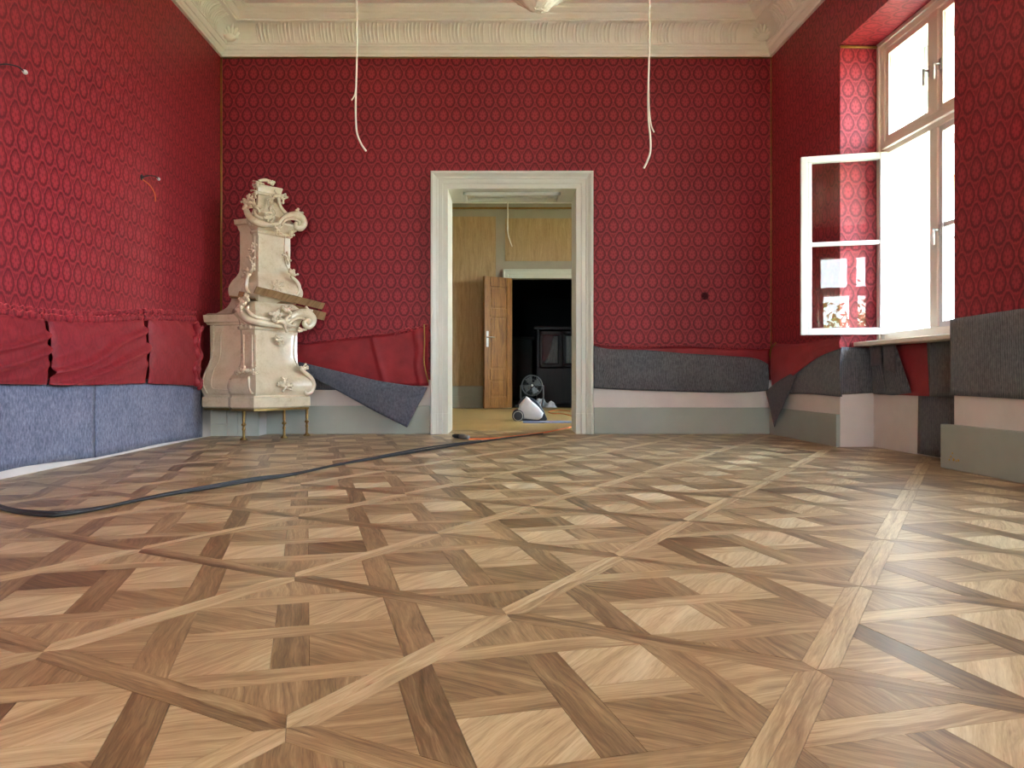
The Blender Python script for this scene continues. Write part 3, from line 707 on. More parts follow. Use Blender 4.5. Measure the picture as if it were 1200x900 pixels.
m = MB(); m.tube(smooth_path([(1.5, -10.5, -1.5), (1.55, -10.4, .2), (1.4, -10.5, 1.8)], 4), [.12, .09, .03]); m.build('trunk', M_BARK, tr)
m = MB()
for i in range(1500):
    c = Vector((1.4+random.gauss(0, .75), -10.5+random.gauss(0, .6), 1.1+random.gauss(0, .62))); a = Vector((random.gauss(0,1), random.gauss(0,1), random.gauss(0,1))).normalized(); b = a.orthogonal().normalized(); l = random.uniform(.07, .13)
    m.add([c-a*l, c+b*l*.45, c+a*l, c-b*l*.45], [(0,1,2,3)])
o = m.build('foliage', M_LEAF, tr, fix=False); o['kind'] = 'stuff'

# ------------------------------------------------------------------ tiled stove
SB = Vector((-2.2, 6.85, 0))
stove = tag(empty('tiled_stove', SB), 'tall cream glazed rococo stove on brass legs in the corner', 'stove')
def offset_poly(poly, d):
    n = len(poly); out = []
    for i in range(n):
        p, h, q = Vector(poly[i-1]), Vector(poly[i]), Vector(poly[(i+1) % n]); d1 = (h-p).normalized(); d2 = (q-h).normalized()
        n1 = Vector((d1.y, -d1.x)); n2 = Vector((d2.y, -d2.x)); k = max(.45, 1+n1.dot(n2)); out.append(h+(n1+n2)*(d/k))
    return out
def arc_poly(poly, seg=6, bow={}):         # subdivide polygon edges, bowing some of them outwards
    out = []; n = len(poly)
    for i in range(n):
        a, b = Vector(poly[i]), Vector(poly[(i+1) % n]); d = (b-a); nn = Vector((d.y, -d.x)).normalized(); k = seg if i in bow else 1
        for j in range(k):
            t = j/k; out.append(a+d*t+nn*(bow.get(i, 0)*4*t*(1-t)))
    return out
def loft(poly, prof, name, mat=None, bow={}, smooth=False, bevel=.004):
    base = arc_poly(poly, 8, bow); mb = MB(); mb.smooth = smooth
    mb.rings([[Vector((max(p.x, lx(p.y)+.018), min(p.y, BACK-.035), z)) for p in offset_poly(base, o)] for z, o in prof])
    o = mb.build(name, mat or M_GLAZE, stove)
    if smooth:
        md = o.modifiers.new('edge', 'EDGE_SPLIT'); md.split_angle = math.radians(38)
    return o
# plans, counter-clockwise
FR = [(-2.285, 6.620), (-2.165, 6.580), (-1.905, 6.930), (-2.05, 7.17), (-2.52, 7.05)]      # lower front block (canted corner, front, right side, back)
WG = [(-2.625, 6.735), (-2.30, 6.655), (-2.15, 7.05), (-2.30, 7.22), (-2.625, 7.22)]        # lower side block
UF = [(-2.235, 6.745), (-2.185, 6.725), (-1.985, 7.000), (-2.10, 7.16), (-2.36, 7.02)]
UW = [(-2.385, 6.850), (-2.225, 6.790), (-2.12, 7.02), (-2.22, 7.20), (-2.42, 7.20)]
def curve(pts, n=5):                       # smooth (z, offset) profile
    return [(p.x, p.y) for p in smooth_path([Vector((a, b, 0)) for a, b in pts], n)]
low = curve([(.372, .082), (.40, .100), (.455, .108), (.52, .088), (.585, .036), (.65, .006), (.75, .0), (.90, .002)], 5)+[(.925, .004), (.935, .022), (.955, .026), (.965, .014)]+curve([(.97, .012), (1.02, .03), (1.06, .06)], 4)+[(1.075, .062), (1.085, .05), (1.12, .03), (1.17, -.03)]
loft(FR, low, 'lower_body', bow={1: -.018}, smooth=True)
wlow = curve([(.372, .02), (.40, .034), (.47, .042), (.54, .026), (.63, -.012), (.74, -.02), (.97, -.018)], 5)+[(.975, .0), (.995, .012), (1.0, .022), (1.03, .026), (1.06, .03), (1.062, .016), (1.075, .0)]
loft(WG, wlow, 'side_body', smooth=True)
loft([(-2.62, 6.82), (-2.30, 6.74), (-2.1, 7.0), (-2.25, 7.2), (-2.62, 7.2)], curve([(1.06, .0), (1.10, -.05), (1.14, -.10), (1.20, -.13), (1.26, -.14)], 4), 'side_shoulder', smooth=True)
# plinths
loft(FR, [(.262, .085), (.275, .10), (.352, .10), (.362, .088), (.374, .088)], 'plinth', bow={1: .012})
loft(WG, [(.262, .02), (.275, .035), (.352, .035), (.362, .022), (.374, .022)], 'side_plinth')
loft(FR, [(.244, .080), (.244, .092), (.262, .092)], 'brass_rim', M_BRASS, bow={1: .012}); loft(WG, [(.244, .018), (.262, .028)], 'side_rim', M_BRASS)
# upper tier
upp = curve([(1.19, .05), (1.225, .078), (1.28, .090), (1.335, .072), (1.40, .022), (1.46, .002), (1.60, .0), (1.74, .0)], 5)+[(1.765, .0), (1.775, .014), (1.79, .018), (1.80, .006)]+curve([(1.80, .006), (1.84, .03), (1.87, .05)], 4)+[(1.885, .05), (1.895, .03), (1.93, .0), (1.96, -.02)]
loft(UF, [(1.12, .02), (1.16, .02), (1.185, .045)]+upp, 'upper_body', bow={1: -.012}, smooth=True)
wup = curve([(1.20, .055), (1.235, .078), (1.30, .084), (1.36, .06), (1.42, .018), (1.50, .0), (1.80, .0)], 5)+[(1.82, .012), (1.85, .02), (1.86, .04), (1.90, .045), (1.90, .02)]
loft(UW, wup, 'upper_side_body', smooth=True)
CRP = [(-2.262, 6.80), (-2.205, 6.775), (-2.02, 6.985), (-2.08, 7.08), (-2.30, 6.99)]
loft(CRP, curve([(1.93, .012), (1.98, -.004), (2.03, -.022), (2.08, -.034), (2.12, -.038)], 4)+[(2.125, -.022), (2.14, -.018), (2.15, -.03)]+curve([(2.15, -.034), (2.18, -.030), (2.205, -.022), (2.215, -.03)], 3), 'crest', smooth=True)

def planes(poly, idx):
    out = []
    for i in idx:
        a, b = Vector(poly[i]), Vector(poly[(i+1) % len(poly)]); d = (b-a).normalized(); out.append((Vector((a.x, a.y)), Vector((d.y, -d.x))))
    return out
PL_L, PL_U, PL_W, PL_C = planes(FR, (0, 1)), planes(UF, (0, 1)), planes(WG, (0,)), planes(CRP, (0, 1))
def on(x, y, o, pl):                       # point on the stove's faces (offset o) along the sight line of a pixel
    d = Vector(((x-600)/F, 1.0)); t = max((n.dot(a)+o)/n.dot(d) for a, n in pl if n.dot(d) < 0)
    return Vector((d.x*t, d.y*t, EYE+(HOR-y)/F*t))
def prof_at(z, pr): 
    return float(np.interp(z, [p[0] for p in pr], [p[1] for p in pr]))
def scroll(name, pts, rad, pl, o=.02, pr=None, n=10, k=5):
    P = []
    for q in pts:
        oo = o
        if pr: oo = o+prof_at(on(q[0], q[1], 0, pl).z, pr)
        if len(q) > 2: oo += q[2]
        P.append(on(q[0], q[1], oo, pl))
    f_ = 1.5 if isinstance(rad, list) else 1.0
    m = MB(); m.tube(smooth_path(P, k), [r*f_ for r in rad] if isinstance(rad, list) else rad, n); return m
def part(m, name, mat=None): return m.build(name, mat or M_GLAZE, stove)
# lower tier scrollwork
m = scroll('', [(288, 350), (283, 355), (281.5, 362), (285, 369), (292, 374.5), (305, 378), (320, 380.5), (331, 383)], [.010, .017, .024, .026, .022, .019, .017, .012], PL_L, .055)
m2 = scroll('', [(291, 358), (290, 363), (295, 369), (306, 373), (320, 375)], [.006, .011, .012, .010, .006], PL_L, .066); part(m, 'scroll'); part(m2, 'scroll')
m = scroll('', [(331, 385), (337, 376), (344, 369.5), (353, 367), (361, 368), (366, 373), (366, 379), (361, 383), (356.5, 380), (358, 375.5), (361, 376.5)], [.010, .018, .024, .028, .028, .026, .022, .018, .014, .012, .012], PL_L, .055); part(m, 'volute')
m = scroll('', [(336, 384), (342, 376), (350, 372.5), (357, 374)], [.006, .010, .012, .008], PL_L, .085); part(m, 'volute')
def curls(cx, cy, pl, o, spec, nm='rocaille'):
    """spray of small curled leaves round a point of a face: (angle, length px, radius m, curl)"""
    m = MB()
    for ang, ln, r, cu in spec:
        pts = []; r *= 1.7
        for i in range(6):
            t = i/5; a = ang+cu*t*t; pts.append(on(cx+math.cos(ang+cu*t*.7)*ln*t, cy-math.sin(ang+cu*t*.7)*ln*t, o+.012*math.sin(t*PI)+.006*t, pl))
        m.tube(smooth_path(pts, 2), [r*.7, r, r*.9, r*.6, r*.75], 7)
        m.ball(pts[-1], r*.95, n=7, m=5)
    return part(m, nm)
def rnd_spec(n, ln, r, a0=0, a1=2*PI, seed=1):
    g = random.Random(seed); return [(a0+(a1-a0)*i/max(1, n-(0 if a1-a0 > 6 else 1))+g.uniform(-.15, .15), ln*g.uniform(.75, 1.2), r*g.uniform(.8, 1.2), g.choice((-1, 1))*g.uniform(.5, 1.4)) for i in range(n)]
curls(285, 358, PL_L, .075, rnd_spec(7, 8, .010, .6, 3.4, 3))
curls(288, 349, PL_L, .07, rnd_spec(4, 4, .010, 0, 3.1, 5))
curls(323, 368, PL_L, .085, rnd_spec(9, 6.5, .011, 0, 2*PI, 4)); m = MB(); m.ball(on(323, 368, .095, PL_L), .022, .022, .018); part(m, 'rosette')
curls(335, 378, PL_L, .08, rnd_spec(6, 9, .012, 1.0, 5.2, 9)); curls(330, 396, PL_L, .03, rnd_spec(6, 6.5, .006, 3.4, 6.0, 12))
curls(336, 364, PL_L, .075, rnd_spec(4, 5, .010, .4, 2.8, 13)); curls(361, 364, PL_L, .06, rnd_spec(3, 4, .008, .6, 2.4, 14)); curls(354, 386, PL_L, .04, rnd_spec(3, 5, .009, 3.6, 5.6, 15))
for x in (283, 288, 293): m = MB(); m.ball(on(x, 383, .035, PL_L), .014, .014, .018); m.ball(on(x, 380, .035, PL_L), .012); part(m, 'bud')
m = MB(); m.ball(on(361, 376, .05, PL_L), .034, .03, .034); part(m, 'volute_eye'); m = MB(); m.ball(on(349, 261, .045, PL_U), .030, .03, .030); part(m, 'volute_eye')
# bulge ornaments of the lower tier
curls(283, 436, PL_L, .075, rnd_spec(6, 6, .010, .3, 3.2, 21)); curls(288, 437, PL_L, .06, rnd_spec(5, 6, .009, .3, 3.0, 22)); curls(298, 438, PL_L, .05, rnd_spec(5, 5, .007, 0, 5, 23))
curls(334, 451, PL_L, .105, rnd_spec(11, 8, .009, 0, 2*PI, 24)); m = MB(); m.torus(on(335, 451, .112, PL_L), .030, .008, (.8, -.6, 0), 20, 6); m.ball(on(335, 451, .110, PL_L), .018); part(m, 'rosette')
m = scroll('', [(352, 432), (358, 437), (364, 443), (367, 451), (365, 458), (360, 461.5), (357.5, 459), (359, 456)], [.008, .012, .016, .018, .016, .013, .010, .008], PL_L, .098); part(m, 'volute'); curls(356, 434, PL_L, .09, rnd_spec(4, 6, .008, .8, 2.6, 26))
m = scroll('', [(291, 441), (292, 450), (293.5, 458), (296, 462)], [.007, .009, .008, .008], PL_L, .10); part(m, 'rib')
# vertical ribs framing the shafts
for xs, pl, pr, ys in (((285.5, 295.5, 300), PL_L, low, (392, 430)), ((298.5, 303), PL_U, upp, (276, 318))):
    for x in xs:
        m = scroll('', [(x, ys[0]+(ys[1]-ys[0])*i/8) for i in range(9)], .0055, pl, .002, pr, 8, 2); part(m, 'rib')
m = scroll('', [(346, 392), (345, 405), (345, 418), (349, 428), (356, 436)], .006, PL_L, .002, low, 8, 4); part(m, 'rib'); m = scroll('', [(334.5, 276), (333.5, 290), (334, 305), (338, 316), (343, 324)], .006, PL_U, .002, upp, 8, 4); part(m, 'rib')
# side panel ribs (cyma lines)
WPR = wlow
m = scroll('', [(250, 381), (250, 395), (249.5, 412), (246, 425), (240, 438), (237.5, 448), (240, 456), (243, 461)], .0085, PL_W, .003, WPR, 8, 4); part(m, 'rib')
m = scroll('', [(262, 384), (259, 390), (258.5, 396), (258.5, 410), (256.5, 422), (249.5, 436), (247.5, 447), (249, 455), (258, 456.5), (272, 457)], .005, PL_W, .003, WPR, 8, 4); part(m, 'rib')
# upper tier scrollwork
m = scroll('', [(290, 236), (288, 243), (291, 252), (298, 259), (308, 262.5), (320, 263), (326, 262)], [.008, .014, .020, .022, .020, .016, .010], PL_U, .05); part(m, 'scroll')
m = scroll('', [(298, 247), (300, 252), (306, 255.5), (316, 256)], [.006, .010, .010, .006], PL_U, .06); part(m, 'scroll')
m = scroll('', [(326, 263), (331, 257), (338, 253), (346, 252), (353, 255), (356, 262), (352, 267.5), (346.5, 266), (347, 261.5), (350, 261.5)], [.008, .015, .020, .024, .025, .024, .020, .015, .011, .011], PL_U, .05); part(m, 'volute')
m = scroll('', [(330, 264), (335, 258), (343, 256), (349, 259)], [.005, .009, .010, .007], PL_U, .078); part(m, 'volute')
curls(290, 240, PL_U, .06, rnd_spec(7, 7.5, .008, .8, 3.6, 31)); curls(293, 234, PL_U, .055, rnd_spec(4, 5, .008, .8, 3.0, 32))
curls(320, 252, PL_U, .085, rnd_spec(7, 9, .008, 1.2, 5.2, 33)); curls(326, 268, PL_U, .06, rnd_spec(5, 6, .007, 3.2, 6.0, 34)); curls(350, 250, PL_U, .055, rnd_spec(3, 4, .008, .6, 2.2, 35)); curls(343, 271, PL_U, .035, rnd_spec(3, 4.5, .008, 3.6, 5.6, 36))
for x in (292.5, 296): m = MB(); m.ball(on(x, 263, .03, PL_U), .011, .011, .018); part(m, 'bud')
curls(297, 292, PL_U, .02, rnd_spec(5, 6, .008, .9, 4.4, 41)); curls(295, 305, PL_U, .035, rnd_spec(4, 6, .008, 1.2, 4.2, 42)); curls(293, 320, PL_U, .06, rnd_spec(7, 8, .010, .8, 4.6, 43))
curls(336, 303, PL_U, .02, rnd_spec(4, 6, .007, -.6, 1.4, 44)); curls(343, 322, PL_U, .07, rnd_spec(4, 6, .009, -.2, 1.8, 45)); curls(324, 336, PL_U, .092, rnd_spec(9, 8, .006, 0, 2*PI, 46))
m = scroll('', [(341, 324), (346, 328), (350, 334), (350.5, 341), (347, 346), (344, 344)], [.008, .011, .013, .012, .010, .008], PL_U, .085); part(m, 'volute')
m = scroll('', [(291, 322), (289, 330), (289, 338), (292, 344)], [.008, .012, .012, .009], PL_U, .09); part(m, 'rib')
# crest ornaments
curls(297, 243, PL_U, .045, rnd_spec(6, 9, .009, .2, 2.6, 50)); curls(303, 216, PL_C, .01, rnd_spec(5, 6, .007, 1.0, 4.4, 51)); curls(318, 216, PL_C, .0, rnd_spec(4, 5, .008, -.4, 2.0, 52)); curls(329, 231, PL_C, .0, rnd_spec(6, 6.5, .008, -1.0, 2.6, 53)); curls(318, 234, PL_C, .02, rnd_spec(6, 6, .006, 0, 2*PI, 54)); curls(301, 226, PL_C, .0, rnd_spec(4, 6, .007, 2.0, 4.2, 55))
m = scroll('', [(303, 212), (310, 211), (317, 213), (321, 216)], [.008, .011, .010, .008], PL_C, -.005); part(m, 'scroll')
m = scroll('', [(322, 222), (326, 230), (328, 240), (333, 248), (339, 252)], [.007, .009, .009, .012, .008], PL_C, .0); part(m, 'scroll')
# brass legs
for p in (fl(285.6, 515.6), fl(333, 513.2), Vector((-1.845, 7.03, 0))):
    m = MB(); m.lathe([(.0, 0), (.030, 0), (.032, .008), (.016, .020), (.011, .03), (.010, .075), (.014, .085), (.014, .095), (.010, .10), (.009, .115), (.020, .124), (.020, .134), (.011, .14), (.009, .15), (.013, .165), (.011, .175), (.013, .235), (.018, .246)], (p.x, p.y, 0), 14); m.build('leg', M_BRASS, stove)
# boards dumped on the ledge of the stove
def board(name, a, b, side, wd, th, label):
    m = MB(); m.beam(a, b, side, wd, th); o = m.build(name, M_PLANK, None, bevel=.002); return tag(o, label, 'board', 'boards left on the stove')
board('wooden_board', on(279, 346, .128, PL_U), on(381, 371, .128, PL_U), (.15, -.35, 1), .075, .012, 'longer brown board lying across the stove ledge behind the volute')
board('wooden_board', on(299, 339.5, .150, PL_U), on(379, 359, .120, PL_U), (.2, -.5, .8), .065, .012, 'shorter brown board on top of the longer one on the stove')
board('wooden_board', at(270, 348, 6.66), at(300, 351, 6.66), (.3, -1, .25), .05, .010, 'short thin brown board end poking out at the side of the stove')

# pale tiles on the wall foot behind the stove
M_WTILE = plain('pale_tile', srgb(196, 200, 190), .4, .06, 8, .4)
tl = struct(empty('trim_3', (-2.5, 7.2, 0)), 'pale tiles at the foot of the wall behind the stove')
for x0, x1, z0, z1 in ((-2.70, -2.555, .0, .105), (-2.70, -2.555, .108, .40), (-2.552, -2.46, 0, .40), (-2.457, -2.385, 0, .40), (-2.382, -2.27, 0, .40)):
    m = MB(); m.box(x0, x1, 7.00, 7.03, z0, z1); m.build('tile', M_WTILE, tl, bevel=.003)
m = MB(); m.box(-2.70, -2.27, 7.03, 7.26, 0, .40); m.build('backing', M_PLASTER, tl)

# ------------------------------------------------------------------ loose cloth and felt
def sheet(name, top, bot, off, mats, label, cat, group=None, nu=40, nv=14, th=.006, parent=None, k=6):
    """hanging sheet between a top and a bottom edge; off(u, v) -> displacement vector"""
    tp = smooth_path(top, k); bp = smooth_path(bot, k)
    def samp(P, u):
        f = u*(len(P)-1); i = min(int(f), len(P)-2); return P[i].lerp(P[i+1], f-i)
    m = MB(); m.smooth = True
    m.grid(lambda u, v: samp(bp, u).lerp(samp(tp, u), v)+off(u, v), nu, nv)
    if parent is None:
        r = tag(empty(name, sum((Vector(p) for p in bot), Vector())/len(bot)), label, cat, group)
        return r, m.build('cloth' if 'felt' not in name else 'sheet', mats, r, solid=th)
    return parent, m.build(name, mats, parent, solid=th)
def nz3(u, v, s=0): return mnoise.noise(Vector((u, v, s)))
def lwp(x, y, o=0.0):                      # point on the left wall (offset o into the room) seen at a pixel
    Y = (-2.56+o)/((x-600)/F+.02); return at(x, y, Y)
def ruffle(path, r, mat, parent, name='frayed_edge', seed=0, amp=.6):
    P = smooth_path(path, 12); m = MB(); n = 8; rings = []
    up = Vector((0,0,1))
    for i, p in enumerate(P):
        t = (P[min(i+1, len(P)-1)]-P[max(i-1, 0)]).normalized(); q = t.cross(up).normalized()
        L = i*(P[1]-P[0]).length; rr = r*(1+amp*nz3(L*22, seed, 1)); w = r*.8*math.sin(L*260+3*nz3(L*9, seed, 5))
        rings.append([p+up*(w*.5+rr*1.1*math.sin(2*PI*k/n))+q*(rr*.7*math.cos(2*PI*k/n)*(1+.4*nz3(L*40, k, seed))) for k in range(n)])
    m.smooth = True; m.rings(rings); return m.build(name, mat, parent)
# left wall: three red flaps turned down over blue felt
xs = [(-95, 49), (51, 166), (168, 229)]
def ly_top(x): return float(np.interp(x, [-95, 0, 48, 100, 168, 229], [362, 369, 374.5, 378, 374.5, 377]))
def ly_bot(x): return float(np.interp(x, [-95, 0, 90, 162, 229], [449, 450, 451.5, 449, 452]))
labs = ['red damask flap turned down on the left wall, with small creases at its edge', 'red damask flap with long diagonal creases, middle one above the blue felt', 'short red damask flap bunched up against the stove']
for k, (a, b) in enumerate(xs):
    X = [a+(b-a)*i/4 for i in range(5)]
    def off(u, v, k=k):
        d = .034+.030*math.sin(PI*min(1, v*1.02))**.7*(.6+.4*math.sin(PI*u))+.012*(1-v)
        ph = (u*.7-v*1.15)
        crease = max(0, math.sin(ph*22+3*nz3(u*2, v*2, k)))*math.exp(-((ph+.05)/.34)**2) if k != 2 else max(0, math.sin((u+v)*14))*.5*v*v
        edge = .022*math.exp(-((1-u)/.05)**2)+.014*math.exp(-(u/.05)**2)
        return Vector((d+.045*crease*(1 if k == 1 else .7)+.006*nz3(u*7, v*7, k)-edge, .01*nz3(u*5, v*5, k+9), .004*nz3(u*9, v, k)))
    r, o = sheet('fabric_flap', [lwp(x, ly_top(x)) for x in X], [lwp(x, ly_bot(x)) for x in X], off, M_FLAP, labs[k], 'fabric', None, 70, 34, .004)
    ruffle([lwp(x, ly_top(x)-3.0, .03) for x in X], .020, M_RED, r, seed=k)
    ruffle([lwp(x, ly_top(x)-9.5, .018) for x in X], .016, M_RED, r, seed=k+5)
    if k == 2:
        m = MB(); m.smooth = True
        for j, (px, w) in enumerate(((229, .035), (233, .03))):
            P = smooth_path([lwp(px+2*math.sin(i*2.1+j), 379+i*10.5+j*4, .06) for i in range(8)], 5)
            m.tube([p+Vector((.012*nz3(i*.5, j), .012*nz3(i*.4, j+4), 0)) for i, p in enumerate(P)], [w*(.7+.35*math.sin(i*1.9+j)) for i in range(16)], 9)
        m.build('crumpled_end', M_LINING, r)
def felt_off(amp, s, base=.006): return lambda u, v: Vector((base+amp*abs(nz3(u*3, v*2, s)), 0, 0))
sheet('felt_sheet', [lwp(x, 444) for x in (-110, -40, 30, 109)], [lwp(-110, 576), lwp(-40, 562), lwp(30, 546), lwp(109, 536.2)], felt_off(.010, 1), M_FELTB, 'blue felt sheet on the left wall lifting off the floor', 'felt sheet', None, 30, 10)
sheet('felt_sheet', [lwp(x, 444) for x in (110, 150, 190, 236)], [lwp(110, 536.2), lwp(150, 528), lwp(190, 519.3), lwp(236, 512.0)], felt_off(.006, 2), M_FELTB, 'blue felt sheet on the left wall next to the stove foot', 'felt sheet', None, 30, 10)

# back wall, left of the door: red flap over a felt strip that has dropped off
def bw(x, y, o): return at(x, y, BACK-o)
r, o = sheet('fabric_flap', [bw(346, 405, .03), bw(400, 398, .03), bw(450, 392, .03), bw(502.5, 381, .03)], [bw(346, 428, .02), bw(400, 440, .03), bw(440, 450, .03), bw(475, 452, .03), bw(502.5, 452, .03)],
    lambda u, v: Vector((0, -.016*math.sin(PI*v)-.010*abs(nz3(u*6, v*4, 3))-.016*math.exp(-((u-.58)/.02)**2)-.014*max(0, math.sin((u-.86)*60+nz3(u*3, v*3)*3))*(u > .86), 0)), M_LINING, 'plain red fabric flap left of the door casing', 'fabric', None, 60, 16, .004)
ruffle([bw(346, 404, .03), bw(400, 397, .035), bw(450, 391, .04)], .006, M_RED, r, seed=11); ruffle([bw(462, 392, .04), bw(475, 387, .04), bw(488, 385.5, .04), bw(502, 381, .035)], .016, M_RED, r, seed=12)
m = MB(); m.tube(smooth_path([bw(497, 380, .06), bw(497.5, 400, .055), bw(497, 425, .06), bw(502, 448, .05)], 6), .006, 8); m.build('cord', M_GOLD, r)
r, o = sheet('felt_flap', [bw(350, 424, .05), bw(400, 436, .06), bw(440, 445.5, .065), bw(475, 451, .06), bw(501, 454, .05)], [bw(350, 434, .05), bw(372, 445, .06), bw(404, 462, .085), (bw(440, 482, .11)), bw(477, 501, .13)],
    lambda u, v: Vector((0, -.02*math.sin(PI*u)*math.sin(PI*v)-.03*(1-v)*math.sin(PI*u), 0)), M_FELTD, 'slate felt strip fallen away in a point left of the door', 'felt sheet', None, 40, 16)
sheet('felt_patch', [bw(345, 441, .006), bw(393, 444, .006)], [bw(345, 457, .006), bw(393, 457, .006)], lambda u, v: Vector(), M_FELTG, 'dark felt remnant behind the fallen slate strip', 'felt sheet', None, 8, 4)
# right of the door
r, o = sheet('felt_sheet', [bw(695.5, 405, .03), bw(715, 409, .03), bw(760, 410.5, .03), bw(800, 414, .035), bw(850, 417, .035), bw(885, 420, .035), bw(900, 427, .03)], [bw(695.5, 455, .02), bw(740, 457, .025), bw(800, 459, .025), bw(860, 460, .025), bw(900, 458, .02)],
    lambda u, v: Vector((0, -.022*math.sin(PI*v)**.8-.014*math.exp(-((u-.03-(1-v)*.16)/.025)**2)*math.sin(PI*v)-.006*abs(nz3(u*9, v*3, 7)), 0)), M_FELTG, 'grey ribbed felt sheet hanging right of the door casing', 'felt sheet', None, 60, 16)
r, o = sheet('fabric_strip', [bw(694.5, 403, .012), bw(750, 406, .012), bw(820, 407, .012), bw(902, 408, .012)], [bw(694.5, 412, .012), bw(750, 420, .012), bw(820, 425, .012), bw(902, 440, .012)], lambda u, v: Vector((0, -.004*nz3(u*12, v*3), 0)), M_LINING, 'plain red fabric strip above the grey ribbed felt', 'fabric', None, 40, 6, .003)
ruffle([bw(695, 403.5, .02), bw(720, 406, .025), bw(760, 406.5, .03), bw(800, 405, .025)], .010, M_RED, r, seed=21); ruffle([bw(800, 405, .02), bw(850, 408.5, .02), bw(903, 408, .02)], .006, M_RED, r, seed=22)
# right wall: corner to recess
def nrw(x, y, o): return rw(x, y, -o)
r, o = sheet('fabric_flap', [nrw(905, 404, .02), nrw(930, 404, .03), nrw(960, 400, .03), nrw(986, 396, .02)], [nrw(905, 457, .05), nrw(922, 446, .05), nrw(940, 432, .045), nrw(962, 417, .03), nrw(986, 408, .02)],
    lambda u, v: -RN*(.016*math.sin(PI*v)+.006*nz3(u*6, v*4, 2)), M_LINING, 'plain red fabric flap in the corner beside the window recess', 'fabric', None, 40, 12, .004)
ruffle([nrw(905, 403, .025), nrw(930, 404, .03), nrw(960, 400, .03), nrw(986, 396, .02)], .006, M_LINING, r, seed=23)
m = MB(); m.tube(smooth_path([nrw(909, 402, .03), nrw(904, 408, .03), nrw(902.5, 416, .03), nrw(904, 424, .03)], 5), .007, 8); m.build('cord', M_GOLD, r)
r, o = sheet('felt_sheet', [nrw(926, 453, .022), nrw(936, 434, .025), nrw(950, 422, .022), nrw(966, 413, .018), nrw(986.5, 407.5, .012)], [nrw(922, 461, .022), nrw(940, 461.5, .02), nrw(960, 462.5, .02), nrw(986.5, 465, .012)],
    lambda u, v: -RN*(.012*math.sin(PI*v)), M_FELTG, 'dark grey felt sheet wrapped round the recess corner with one end folded down', 'felt sheet', None, 30, 12)
reveal = lambda x, y, o: at(x, y, R(W_R[0][0], 0, 0).y-o)
m = MB(); m.smooth = True
def rv(u, v): 
    n = -.012+.262*u; z = .395+.012*u+(.755-.395-.02*u)*v
    return R(W_R[0][0]+.012+.010*abs(nz3(u*5, v*3, 8)), n, z)
m.grid(rv, 16, 14); m.build('sheet', M_FELTG, r, solid=.006)
m = MB(); m.smooth = True                  # folded-down tip
a_, b_, c_ = nrw(898, 459, .075), nrw(936.5, 433, .03), nrw(907.5, 500.5, .10)
b2_ = nrw(921, 461, .04)
m.grid(lambda u, v: (a_.lerp(b_, u)).lerp(c_.lerp(c_.lerp(b2_, .15), u), 1-v)+(-RN)*.03*math.sin(PI*u)*v, 12, 14); m.build('folded_tip', M_FELTK, r, solid=.006)
# inside the recess under the sill
def nb(u, z, o=.012): return R(u, NICHE-o, z)
U0, U1 = W_R[0]
r, o = sheet('felt_sheet', [nb(U0+.01, .755), nb(U0+.10, .75, .05), nb(U0+.22, .745, .04)], [nb(U0+.01, .405), nb(U0+.12, .40, .03), nb(U0+.24, .40, .02)], lambda u, v: -RN*.03*math.sin(PI*u)*v, M_FELTG, 'grey felt piece in the recess with a folded top corner', 'felt sheet', None, 16, 12)
m = MB(); m.smooth = True; m.grid(lambda u, v: nb(U0+.10+.13*u*(1-.15*v), .60+.15*v+.02*u, .075-.02*u*u), 8, 8); m.build('folded_corner', M_FELTK, r, solid=.006)
r, o = sheet('felt_sheet', [nb(U0+.23, .745, .05), nb(U0+.32, .755, .06), nb(U0+.40, .735, .045)], [nb(U0+.24, .40, .03), nb(U0+.36, .40, .03), nb(U0+.54, .42, .02)], lambda u, v: -RN*(.035*math.sin(PI*u)*v), M_FELTG, 'grey felt piece under the sill, curling open over red fabric', 'felt sheet', None, 16, 12)
m = MB(); m.smooth = True; m.grid(lambda u, v: nb(U0+.33+.10*u, .60+.155*v-.05*u*(1-v), .10-.03*u*u), 8, 8); m.build('folded_corner', M_FELTK, r, solid=.006)
sheet('fabric_patch', [nb(U0+.30, .75, .008), nb(U0+.82, .75, .008)], [nb(U0+.30, .40, .008), nb(U0+.82, .40, .008)], lambda u, v: -RN*(.006*nz3(u*6, v*6)), M_LINING, 'red fabric patch showing under the window sill', 'fabric', None, 20, 10, .003)
sheet('felt_strip', [nb(U0+.73, .755, .02), nb(U1-.02, .755, .02)], [nb(U0+.76, .40, .02), nb(U1-.02, .40, .02)], lambda u, v: Vector(), M_FELTG, 'upper grey felt strip at the near side of the recess', 'felt sheet', None, 10, 8)
sheet('felt_strip', [nb(U0+.62, .40, .014), nb(U1-.02, .40, .014)], [nb(U0+.61, .01, .014), nb(U1-.02, .01, .014)], lambda u, v: Vector(), M_FELTG, 'lower grey felt strip reaching the floor in the recess', 'felt sheet', None, 10, 8)
# near end of the right wall
r, o = sheet('felt_sheet', [R(2.745, -.012, .862), R(3.1, -.02, .868), R(3.5, -.02, .872), R(3.95, -.02, .872)], [R(2.745, -.012, .423), R(3.1, -.016, .42), R(3.5, -.016, .415), R(3.95, -.016, .41)], lambda u, v: -RN*(.006*abs(nz3(u*9, v*3, 3))), M_FELTG, 'grey felt sheet on the right wall this side of the recess', 'felt sheet', None, 40, 12)

